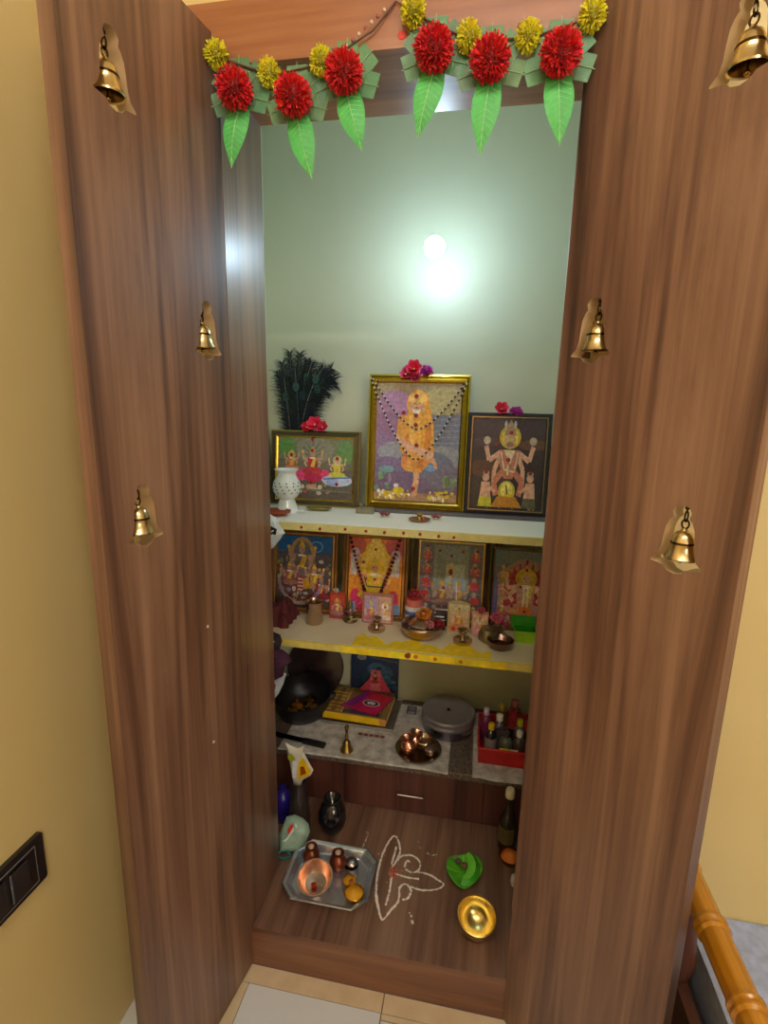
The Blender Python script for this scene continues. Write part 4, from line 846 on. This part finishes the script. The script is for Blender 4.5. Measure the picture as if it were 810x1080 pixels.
def bottle(label, loc, r, h, body, cap, rot=(0, 0, 0), name='bottle', lab=None, group=None):
    t = thing(name, label, 'bottle', loc, rot)
    m = MB(); m.lathe([(0, 0), (r*.9, 0), (r, r*.15), (r, h*.62), (r*.85, h*.70), (r*.42, h*.78), (r*.40, h*.84), (0, h*.84)], body, 22); m.build('bottle_body', GLOSS, t, True)
    m = MB(); m.lathe([(0, h*.82), (r*.52, h*.82), (r*.54, h*.84), (r*.52, h*.985), (r*.46, h), (0, h)], cap, 18); m.build('cap', GLOSS, t, True)
    if lab:
        m = MB(); m.lathe([(r*1.01, h*.16), (r*1.015, h*.17), (r*1.015, h*.56), (r*1.01, h*.57)], lab, 22); m.build('label', MATTE, t, True)
    return t
ZB = Z3+.007
bottle('dark bottle with yellow cap and grey label in the red basket', (.612, .565, ZB), .020, .112, (28, 24, 44), (222, 180, 20), lab=(150, 136, 132))
bottle('bottle with a round white cap behind the yellow-capped one in the red basket', (.640, .610, ZB), .022, .120, (96, 84, 96), (226, 220, 206))
bottle('greyish green bottle lying low in the middle of the red basket', (.662, .570, ZB), .024, .085, (96, 96, 84), (70, 70, 66))
bottle('bottle with lime green cap at the right of the red basket', (.708, .602, ZB), .020, .115, (110, 100, 84), (176, 176, 24))
bottle('bottle with shiny silver cap at the front right of the red basket', (.704, .558, ZB), .020, .100, (80, 66, 56), (216, 212, 206))
bottle('magenta tinted bottle with pale cap at the back left of the red basket', (.596, .640, ZB), .020, .118, (120, 40, 80), (206, 180, 200))
bottle('amber bottle with a dull gold cap at the back of the red basket', (.650, .665, ZB), .022, .128, (96, 76, 40), (160, 136, 50))
bottle('brown jar with pinkish lid at the far back of the red basket', (.695, .690, ZB), .026, .135, (110, 70, 50), (150, 90, 80))
cloth('red_cloth', 'crumpled deep red cloth on the bottles in the red basket', 'cloth', .665, .765, .60, .685, ZB+.075, .05, (130, 14, 24), seed=3)
m = MB(); m.bbox(-.016, .016, -.004, .004, 0, .008, (222, 190, 30), b=.001); m.bbox(.017, .045, -.004, .004, 0, .008, (206, 170, 160), b=.001)
tag(m.build('yellow_tube', GLOSS, None, False, (.655, .525, ZB+.042), (0, 0, 0)), 'small yellow and pink tube at the front rim inside the red basket', 'tube')
m = MB(); m.tube([(.0, 0, 0), (.03, .004, .012), (.06, .0, .010), (.062, 0, -.03)], .003, (36, 26, 36), 8)
tag(m.build('black_cord', MATTE, None, True, (.625, .575, ZB+.083)), 'thin black cord draped over the bottles in the red basket', 'ribbon')  # a black cord, modelled as a round tube

# ------------------------------------------------------------------ on the cupboard floor
# incense pouch in a glass jar
t = thing('incense_jar', 'tall clear jar with an amber bottom in the left corner of the cupboard floor', 'jar', (.012, .335, ZF))
m = MB(); m.lathe([(0, 0), (.034, 0), (.037, .006), (.036, .05), (.030, .10), (.024, .15), (.026, .178), (.024, .178), (.022, .15), (.028, .10), (.033, .05), (.033, .012), (0, .008)], (150, 130, 126), 26); m.build('jar_glass', GLASS, t, True)
m = MB(); m.lathe([(0, .009), (.030, .010), (.032, .030), (.0, .034)], (206, 160, 30), 22); m.build('amber_filling', MATTE, t, True)
bag('yellow_pouch', 'white and yellow foil incense pouch standing up out of the clear jar', [(-.008, -.075), (.014, -.078), (.022, -.052), (.050, -.030), (.058, -.010), (.042, .018), (.026, .050), (.030, .072), (.008, .060), (-.014, .064), (-.034, .076), (-.028, .04), (-.020, 0), (-.014, -.04)], .016, (214, 206, 186),
    [('yellow_panel', [(.010, -.045), (.046, -.024), (.052, -.008), (.030, .030), (.022, .034), (.010, .0)], (226, 184, 20)), ('brown_mark', [(.018, -.030), (.038, -.018), (.030, .006), (.018, .002)], (150, 70, 20)), ('green_mark', [(-.022, .024), (-.008, .016), (.002, .028), (-.008, .042), (-.022, .040)], (170, 170, 40)), ('white_panel', [(-.008, -.04), (.004, -.04), (.008, .02), (-.006, .02)], (226, 222, 226))], loc=(.004, .333, ZF+.235), cat='pouch')
m = MB(); m.lathe([(0, 0), (.028, 0), (.031, .006), (.031, .085), (.022, .10), (.012, .105), (.012, .12), (0, .12)], (40, 30, 130), 22)
tag(m.build('blue_bottle', GLOSS, None, True, (-.055, .365, ZF)), 'deep blue bottle mostly hidden in the left corner beside the clear jar', 'bottle')
# green-white bag
bag('plastic_bag', 'pale green plastic bag with a red oval mark beside the steel tray', [(-.055, -.045), (.0, -.045), (.026, -.02), (.036, .010), (.030, .030), (.012, .046), (-.014, .056), (-.040, .05), (-.06, .0)], .050, (150, 176, 156),
    [('red_mark', [(-.020+.010*math.cos(a)+.004*math.sin(a), .022+.013*math.sin(a)) for a in [2*PI*k/12 for k in range(12)]], (200, 30, 30)), ('white_panel', [(-.045, -.01), (-.034, -.012), (.0, .03), (-.006, .04), (-.03, .0)], (206, 216, 210))], loc=(.035, .262, ZF+.046), rot=(-.5, 0, .2))
t = thing('teal_string', 'curled teal cord handle lying by the green bag', 'cord', (.035, .222, ZF+.002))
m = MB(); m.tube([(-.03+.018*math.cos(a), .008*math.sin(a)-.004, .003+.012*(1+math.sin(a))/2) for a in [k*.5 for k in range(13)]], .0032, (30, 120, 120), 8); m.tube([(.022+.014*math.cos(a), .012*math.sin(a)+.012, .003+.010*(1+math.cos(a))/2) for a in [k*.5 for k in range(12)]], .0032, (70, 130, 150), 8); m.build('cord_loop', GLOSS, t, True)
# black pot
t = thing('black_pot', 'glossy black clay pot in the shade beside the steel tray', 'pot', (.118, .352, ZF))
m = MB(); m.lathe([(0, 0), (.028, 0), (.040, .018), (.046, .045), (.043, .075), (.032, .098), (.024, .106), (.028, .116), (.030, .118), (.026, .118), (.020, .106), (.0, .09)], (24, 20, 26), 32); m.build('pot_body', attr_mat('black_clay', .14, 0, .8), t, True)

# steel tray
def octo(x0, x1, y0, y1, c): return [(x0+c, y0), (x1-c, y0), (x1, y0+c), (x1, y1-c), (x1-c, y1), (x0+c, y1), (x0, y1-c), (x0, y0+c)]
t = thing('steel_tray', 'rectangular steel tray with cut corners on the cupboard floor', 'tray', (.164, .178, ZF+.0012), (0, 0, .0))
m = MB(); rings = [(octo(-.100, .100, -.074, .074, .030), .0), (octo(-.104, .104, -.078, .078, .032), .001), (octo(-.116, .116, -.090, .090, .036), .018), (octo(-.124, .124, -.098, .098, .038), .021), (octo(-.127, .127, -.101, .101, .039), .019), (octo(-.127, .127, -.101, .101, .039), .0175)]
vs = [(x, y, z) for r, z in rings for x, y in r]; fs = [tuple(range(8))]
for k in range(5):
    for i in range(8): fs.append((k*8+i, k*8+(i+1) % 8, (k+1)*8+(i+1) % 8, (k+1)*8+i))
m.add(vs, fs, (222, 228, 240)); o = m.build('tray_pan', attr_mat('bright_steel', .27, .85, noise=.04), t, False)
md = o.modifiers.new('b', 'BEVEL'); md.width = .006; md.segments = 3; md.limit_method = 'ANGLE'; md.angle_limit = .3
m = MB(); P = octo(-.126, .126, -.100, .100, .039); P.append(P[0]); m.tube([(x, y, .020) for x, y in P], .0022, (200, 204, 212), 8, caps=False); m.build('rolled_rim', METAL, t, True)
ZT_ = ZF+.0015
m = MB(); m.lathe([(0, 0), (.022, 0), (.036, .008), (.046, .026), (.049, .036), (.051, .038), (.047, .038), (.042, .022), (.030, .008), (0, .005)], (230, 192, 166), 40)
tag(m.build('copper_bowl', METAL, None, True, (.128, .150, ZT_), (.25, 0, 0)), 'shining copper bowl on the left of the steel tray', 'bowl')
ballflower('red_petals', 'small red petal cluster lying inside the copper bowl', (.126, .136, ZT_+.014), .009, (214, 50, 30), 30, 'petals')
def clay(label, loc):
    t = thing('copper_pot', label, 'pot', loc)
    m = MB(); m.lathe([(0, 0), (.014, 0), (.023, .010), (.0265, .024), (.024, .036), (.016, .044), (.013, .049), (.018, .054), (.0185, .056), (.014, .055), (.009, .047), (0, .044)], (130, 66, 44), 28); m.build('pot_body', attr_mat('dark_copper', .3, .7), t, True)
    m = MB(); m.ball((0, 0, .056), .0095, (196, 160, 130), 10, sz=.7); m.build('stopper', GLOSS, t, True)
clay('round brown pot in the back left corner of the steel tray', (.092, .218, ZT_)); clay('round brown pot at the back middle of the steel tray', (.176, .214, ZT_))
t = thing('spice_box', 'small dark ringed metal box at the back right of the steel tray', 'box', (.216, .220, ZT_))
m = MB(); m.lathe([(0, 0), (.018, 0), (.020, .004), (.020, .014), (.021, .016), (.020, .018), (.019, .026), (.015, .030), (.009, .033), (0, .034)], [(170, 160, 150)]*3+[(50, 40, 36)]*3+[(190, 180, 176)]*3, 24); m.build('box_body', METAL, t, True)
def ydish(label, loc, r, c):
    t = thing('turmeric_cup', label, 'cup', loc)
    m = MB(); m.lathe([(0, 0), (r*.6, 0), (r*.85, r*.35), (r, r*.85), (r*.96, r*.9), (r*.8, r*.5), (0, r*.4)], (196, 150, 60), 24); m.build('cup_body', METAL, t, True)
    m = MB(); m.lathe([(r*.9, r*.72), (r*.7, r*.95), (r*.3, r*1.15), (0, r*1.2)], c, 20, wob=lambda a, z: .06*math.sin(5*a+z*300)); m.build('yellow_powder', MATTE, t, True)
ydish('cup heaped with yellow powder at the front right of the steel tray', (.246, .128, ZT_), .028, (226, 160, 20))
ydish('smaller yellow cup behind the heaped one on the steel tray', (.222, .168, ZT_), .020, (214, 160, 20))
ballflower('marigold_petals', 'orange yellow petal tuft between the yellow cups on the tray', (.234, .149, ZT_+.032), .012, (232, 150, 20), 40, 'petals')

# rangoli
RANG = [[(0.322, 0.107), (0.299, 0.18), (0.295, 0.276), (0.311, 0.352), (0.328, 0.363), (0.348, 0.312), (0.334, 0.251)], [(0.337, 0.219), (0.339, 0.173), (0.336, 0.129)], [(.300, .16), (0.322, 0.107), (0.336, 0.088), (0.352, 0.118), (0.368, 0.15), (.366, .19), (0.380, 0.205), (0.398, 0.19), (.395, .165), (0.38, 0.155)], [(.334, .324), (.330, .26)], [(0.349, 0.231), (0.389, 0.227), (0.422, 0.23)], [(.345, .28), (0.356, 0.296), (0.384, 0.305), (0.41, 0.29), (0.413, 0.26), (0.392, 0.246), (0.371, 0.258), (0.373, 0.282), (.384, .280)], [(0.414, 0.251), (0.443, 0.25), (0.472, 0.237), (0.489, 0.225), (0.469, 0.206), (0.429, 0.195), (0.394, 0.200)], [(0.398, 0.362), (0.402, 0.345), (0.419, 0.330), (0.444, 0.318), (0.461, 0.325)], [(0.229, 0.28), (0.231, 0.309), (0.236, 0.34), (0.235, 0.362), (0.223, 0.36)], [(0.284, 0.289), (0.293, 0.297), (0.303, 0.287)], [(0.404, 0.121), (0.413, 0.109)], [(0.412, 0.101), (0.418, 0.091)]]
t = thing('rangoli_drawing', 'white powder floral floor drawing with a coloured centre, right of the steel tray', 'floor drawing', (.35, .22, ZF))
def catm(P, n=6):
    R = []; Q = [P[0]]+list(P)+[P[-1]]
    for i in range(1, len(Q)-2):
        for k in range(n):
            t_ = k/n; a, b, c, d = Q[i-1], Q[i], Q[i+1], Q[i+2]
            R.append(tuple(.5*((2*b[j])+(-a[j]+c[j])*t_+(2*a[j]-5*b[j]+4*c[j]-d[j])*t_*t_+(-a[j]+3*b[j]-3*c[j]+d[j])*t_**3) for j in (0, 1)))
    R.append(P[-1]); return R
for li, l in enumerate(RANG):
    m = MB()
    Q = catm(l) if len(l) > 2 else [tuple(a+(b-a)*k/4 for a, b in zip(l[0], l[1])) for k in range(5)]
    thin = li in (7, 8, 9)
    for (x0_, y0_), (x1_, y1_) in zip(Q, Q[1:]):
        nn = max(1, int(math.hypot(x1_-x0_, y1_-y0_)/.0022))
        for k in range(nn):
            if random.random() < (.45 if thin else .14): continue
            q = k/nn; r = random.uniform(.0014, .0028)*(.85 if thin else 1.5)
            cx, cy = x0_+(x1_-x0_)*q-.35+random.uniform(-.0008, .0008), y0_+(y1_-y0_)*q-.22+random.uniform(-.0008, .0008)
            m.M = Matrix.Translation((cx, cy, 0)); m.lathe([(r, .0001), (r*.6, .0006), (0, .0008)], clamp((236, 228, 216), 10), 6); m.M = Matrix()
    m.build('powder_stroke', MATTE, t)
m = MB()
for k in range(50):
    r = random.uniform(.001, .003); m.M = Matrix.Translation((-.012+random.gauss(0, .009), .012+random.gauss(0, .010), 0)); m.lathe([(r, .0002), (r*.5, .0016), (0, .002)], clamp(random.choice([(206, 60, 70), (190, 50, 60), (226, 150, 60), (206, 90, 80)]), 10), 6)
m.M = Matrix(); m.build('coloured_centre', MATTE, t)

# green folded leaf
t = thing('betel_leaf', 'folded bright green leaf with a brown betel nut on the cupboard floor', 'leaf', (.545, .272, ZF))
m = MB(); n = 40
def lr(a): return .052+.006*math.sin(2*a+1)+.004*math.sin(3*a)
vs = []; fs = []; cols = []
K_ = 10
for j in range(K_+1):
    q = j/K_
    for i in range(n):
        a = 2*PI*i/n; r = lr(a)*q; z = .004+.014*q*q*(1+.25*math.sin(2*a+.6))+.0015*math.sin(a*5)*q
        vs.append((r*math.cos(a)*.92, r*math.sin(a)*1.22, z))
for j in range(K_):
    for i in range(n):
        fs.append((j*n+i, j*n+(i+1) % n, (j+1)*n+(i+1) % n, (j+1)*n+i)); cols.append((84, 176, 36) if not (i % 10 == 0) else (120, 196, 60))
m.add(vs, fs, cols); o = m.build('leaf_blade', attr_mat('fresh_leaf', .3, coat=.3, noise=.2, nscale=25), t, True); md = o.modifiers.new('s', 'SOLIDIFY'); md.thickness = .0012
m = MB(); A = []; B = []; C = []
for k in range(17):
    a_ = -1.75+3.1*k/16; A.append((.050*math.cos(a_)*.92, .052*math.sin(a_)*1.2, .024)); C.append((.034*math.cos(a_)*.92+.002, .040*math.sin(a_)*1.2, .034)); B.append((.010*math.cos(a_), .030*math.sin(a_)*1.1, .031))
m.strip(A, C, (70, 164, 32)); m.strip(C, B, (112, 204, 56)); m.build('folded_flap', LEAFM, t, True)
m = MB(); m.ball((-.018, .006, .036), .009, (92, 70, 50), 10, sz=.8); m.ball((.000, -.006, .037), .010, (110, 78, 40), 10, sz=.7); m.ball((-.028, .016, .034), .006, (130, 120, 130), 8); m.build('betel_nut', MATTE, t, True)
# gold bowl
t = thing('gold_bowl', 'polished golden bowl at the front right of the cupboard floor', 'bowl', (.580, .108, ZF), (.22, .03, 0))
m = MB(); m.M = Matrix.Translation((0, 0, .005)) @ Matrix.Scale(.92, 4); m.lathe([(0, .006), (.022, .004), (.026, 0), (.028, .002), (.024, .009), (.036, .018), (.048, .034), (.053, .052), (.0535, .066), (.055, .069), (.052, .070), (.0505, .066), (.050, .052), (.046, .037), (.038, .024), (.024, .014), (.010, .0105), (0, .010)], (226, 204, 130), 56); m.build('bowl_body', attr_mat('polished_gold', .24, 1., noise=.03), t, True)
# dark bottle and small orange bowl at right
t = thing('oil_bottle', 'slim dark oil bottle with a white cap at the right of the cupboard floor', 'bottle', (.672, .395, ZF))
m = MB(); m.lathe([(0, 0), (.024, 0), (.026, .005), (.026, .095), (.020, .120), (.011, .140), (.011, .185), (0, .185)], (40, 32, 22), 24); m.build('bottle_body', GLOSS, t, True)
m = MB(); m.lathe([(0, .183), (.0135, .183), (.0145, .187), (.0140, .205), (.011, .212), (0, .213)], (216, 204, 166), 18); m.build('cap', GLOSS, t, True)
m = MB(); m.lathe([(.0262, .03), (.0264, .031), (.0264, .085), (.0262, .086)], (90, 80, 44), 24); m.build('label', MATTE, t, True)
t = thing('orange_powder_bowl', 'little dark bowl heaped with orange powder beside the oil bottle', 'bowl', (.680, .338, ZF), (0, 0, 0))
m = MB(); m.lathe([(0, 0), (.016, 0), (.024, .010), (.032, .024), (.034, .028), (.031, .028), (.022, .012), (0, .008)], (150, 96, 66), 26); m.build('bowl_body', METAL, t, True)
m = MB(); m.lathe([(.028, .022), (.022, .032), (.010, .042), (0, .044)], (214, 116, 20), 18, wob=lambda a, z: .05*math.sin(4*a)); m.build('powder', MATTE, t, True)
m = MB(); m.lathe([(0, 0), (.012, 0), (.014, .010), (.012, .026), (.006, .032), (0, .033)], (214, 210, 200), 18)
tag(m.build('white_shell', GLOSS, None, True, (.692, .268, ZF), (0, 0, 0)), 'small white shell at the edge of the right door on the cupboard floor', 'shell')

# ------------------------------------------------------------------ flower garland over the doorway
t = thing('doorway_garland', 'garland of red and yellow pompoms with green leaves strung across the cupboard header', 'garland', (0, 0, 0))
YP = [(.014, 2.089), (.114, 2.052), (.211, 2.062), (.370, 2.121), (.464, 2.076), (.559, 2.069), (.656, 2.089)]
RP = [(.054, 2.025), (.163, 2.005), (.255, 2.034), (.408, 2.055), (.501, 2.033), (.611, 2.032)]
LT = [(.034, 1.906), (.191, 1.879), (.284, 1.919), (.383, 1.933), (.491, 1.901), (.622, 1.908)]
m = MB(); pts = [(-.035, -.022, 2.118)]+[(x, -.028, z) for x, z in YP[:3]]+[(.300, -.026, 2.105), (.338, -.022, 2.146), (.352, -.024, 2.136)]+[(x, -.028, z) for x, z in YP[3:]]+[(.690, -.024, 2.118)]
m.tube(pts, .0017, (96, 62, 46), 6); m.build('string', MATTE, t, True)
for dz in range(9):
    m = MB(); q = dz/9; x = .232+(.330-.232)*q; z = 2.070+(2.140-2.070)*q; m.ball((x, -.027, z), .0032, (150, 70, 50) if dz % 2 else (214, 190, 160), 8); m.build('bead', GLOSS, t, True)
def leafblade(m, w, L, col, vein, base_w=.25):
    n = 12; A = []; C = []; B = []
    for k in range(n+1):
        q = k/n; ww = w*(base_w*(1-q)+ (1-base_w*.5)*math.sin(PI*min(1, (q*.78+.22)))**1.1)*(1 if q < .999 else 0)*.62
        y = -.010*math.sin(PI*q); A.append((-ww, y+.006*abs(ww)/w, -L*q)); C.append((0, y, -L*q)); B.append((ww, y+.006*abs(ww)/w, -L*q))
    m.strip(A, C, col); m.strip(C, B, tuple(v*.93 for v in col))
    m.tube([(0, c[1]-.0006, c[2]) for c in C], .0008, vein, 5)
    for k in range(1, n-1):
        for S in (A, B): m.tube([(0, C[k][1]-.0006, C[k][2]), (S[k+1][0]*.86, S[k+1][1]-.0008, S[k+1][2])], .00035, vein, 4)
for (x, z), (lx, lz) in zip(RP, LT):
    d = Vector((lx-x, 0, lz-(z-.020))); ang = math.atan2(d.x, -d.z)
    cl = MB()
    for a, w in ((PI*.28, .040), (-PI*.28, .040), (PI*.60, .040), (-PI*.60, .040), (0, .038)):
        cl.M = Matrix.Rotation(a, 4, 'Y'); g = clamp((96, 136, 92), 8)
        cl.add([(-w*.5, .004, 0), (w*.5, .004, 0), (w*.52, .002, .040), (w*.50, .0, .056), (-w*.50, .0, .056), (-w*.52, .002, .040)], [(0, 1, 2, 3, 4, 5)], g)
        cl.tube([(0, .001, .005), (0, -.001, .060)], .0007, (140, 170, 120), 4)
        cl.tube([(-w*.5, .001, .034), (w*.5, .001, .034)], .0005, (140, 170, 120), 4)
    cl.build('cloth_leaf_rosette', LEAFM, t, False, (x, -.026, z+.004))
    lf = MB(); leafblade(lf, .037, d.length, (84, 190, 92), (170, 226, 150)); lf.build('hanging_leaf', LEAFM, t, False, (x, -.030, z-.020), (0, -ang, 0))
    ballflower('red_pompom', None, (x, -.050, z), .0315, (222, 36, 38), 900, None, sq=.98, parent=t)
for x, z in YP:
    ballflower('yellow_pompom', None, (x, -.034, z), .0205, (232, 220, 40), 360, None, sq=1.12, parent=t)

# red dot on the header
m = MB(); m.M = Matrix.Rotation(PI/2, 4, 'X'); m.lathe([(0, .001), (.006, .0008), (.007, 0)], (214, 60, 40), 12); m.M = Matrix()
o = m.build('red_dot', MATTE, cup, False, (.349, -.0185, 2.098))

# ------------------------------------------------------------------ bed at the right
bed = thing('bed_frame', 'varnished golden wooden bed frame with a turned top rail at the right', 'bed', (1.0, -1.0, 0))
prof = []; y = -.02
m = MB(); L_ = 1.55
pts = []; rad = []
y = .0
while y < L_:
    k = (y % .13)/.13; r = .0255
    if k < .05 or .11 < k < .16: r = .029
    elif k < .11: r = .0235
    elif k < .2: r = .024
    pts.append((-.022, .955-y, .572)); rad.append(r); y += .0045
m.tube(pts, rad, (200, 130, 30), 24); m.build('turned_rail', W_RAIL, bed, True)
for yy in (.90, .1, -.56):
    m = MB(); m.M = Matrix.Translation((-.022, yy, 0)); m.lathe([(0, 0), (.024, 0), (.026, .05), (.019, .08), (.027, .12), (.024, .30), (.018, .36), (.026, .40), (.020, .46), (.016, .56), (0, .56)], (180, 110, 30), 20); m.build('post', W_DARK, bed, True)
m = MB(); m.box(-.034, -.012, -.62, .96, .16, .36); m.build('side_board', W_DARK, bed)
m = MB(); m.box(-.03, 1.3, -.62, .96, .20, .22); m.build('bed_base', W_DARK, bed)
t = thing('mattress', 'thick mattress under a pale blue sheet, against the wall behind the right door', 'mattress', (1.68, -.78, .221))
m = MB(); m.bbox(-.66, .66, -.76, .775, 0, .19, (196, 196, 200), b=.03); m.build('mattress_body', CLOTH, t)
m = MB(); n = 24; R = [[(-.668+1.336*i/n, -.768+1.546*j/n, .193+.004*math.sin(i*.8+j*.5)*math.cos(j*.7)) for i in range(n+1)] for j in range(n+1)]
for j in range(n): m.strip(R[j], R[j+1], (172, 188, 230))
m.strip([(-.668, y_, .10) for y_ in (-.768, .778)], [(-.668, y_, .193) for y_ in (-.768, .778)], (172, 188, 230)); m.build('sheet', CLOTH, t, True)

# ------------------------------------------------------------------ tube light of the room and unseen fill light
t = thing('tube_light', 'white tube light on the ceiling behind the photographer', 'lamp', (.7, -1.5, 2.75))
m = MB(); m.box(-.32, .32, -.04, .04, -.03, -.0, (236, 236, 236)); m.build('housing', MATTE, t)
tm, N, K, B = newmat('tube_glow'); B.inputs['Emission Color'].default_value = (1, .95, .88, 1); B.inputs['Emission Strength'].default_value = 104
m = MB(); m.tube([(-.60, 0, -.055), (.60, 0, -.055)], .018, (255, 255, 255), 16); m.build('tube', tm, t, True)
m = MB()
for x in (-.6, .6): m.box(x-.012, x+.012, -.015, .015, -.075, -.0, (220, 220, 220))
m.build('tube_clip', MATTE, t)
ar = bpy.data.lights.new('room_fill_light', 'AREA'); ar.shape = 'RECTANGLE'; ar.size = 1.3; ar.size_y = 1.1; ar.energy = 36; ar.color = (1, .96, .9)  # unseen area light that fills the room from behind; no window is built
ao = bpy.data.objects.new('room_fill_light', ar); COL.objects.link(ao); ao.location = (2.0, -3.15, 1.7); ao.rotation_euler = (PI/2, 0, PI); ao.rotation_euler = (-PI/2, PI, 0)
ao.rotation_euler = Vector((-.25, 1, -.05)).to_track_quat('-Z', 'Y').to_euler()

w = bpy.data.worlds.new('world'); sc.world = w; w.use_nodes = True
w.node_tree.nodes['Background'].inputs[0].default_value = (.8, .85, 1, 1); w.node_tree.nodes['Background'].inputs[1].default_value = .1

# ------------------------------------------------------------------ camera
cx, cy, cz, pit, yaw, rol, F = .52046, -1.03619, 1.48021, .20562, .1802, .02075, 545.54
fw = Vector((-math.sin(yaw)*math.cos(pit), math.cos(yaw)*math.cos(pit), -math.sin(pit))); rt = Vector((math.cos(yaw), math.sin(yaw), 0)); up = rt.cross(fw)
r2 = rt*math.cos(rol)+up*math.sin(rol); u2 = -rt*math.sin(rol)+up*math.cos(rol)
cam = bpy.data.cameras.new('camera'); co = bpy.data.objects.new('camera', cam); COL.objects.link(co)
M = Matrix((r2, u2, -fw)).transposed().to_4x4(); M.translation = (cx, cy, cz); co.matrix_world = M
cam.sensor_fit = 'VERTICAL'; cam.sensor_height = 24; cam.lens = 24*F/1080; cam.clip_start = .02
sc.camera = co
sc.view_settings.view_transform = 'Standard'; sc.view_settings.look = 'None'; sc.view_settings.gamma = 1; sc.view_settings.use_curve_mapping = False
sc.view_settings.exposure = 0.0
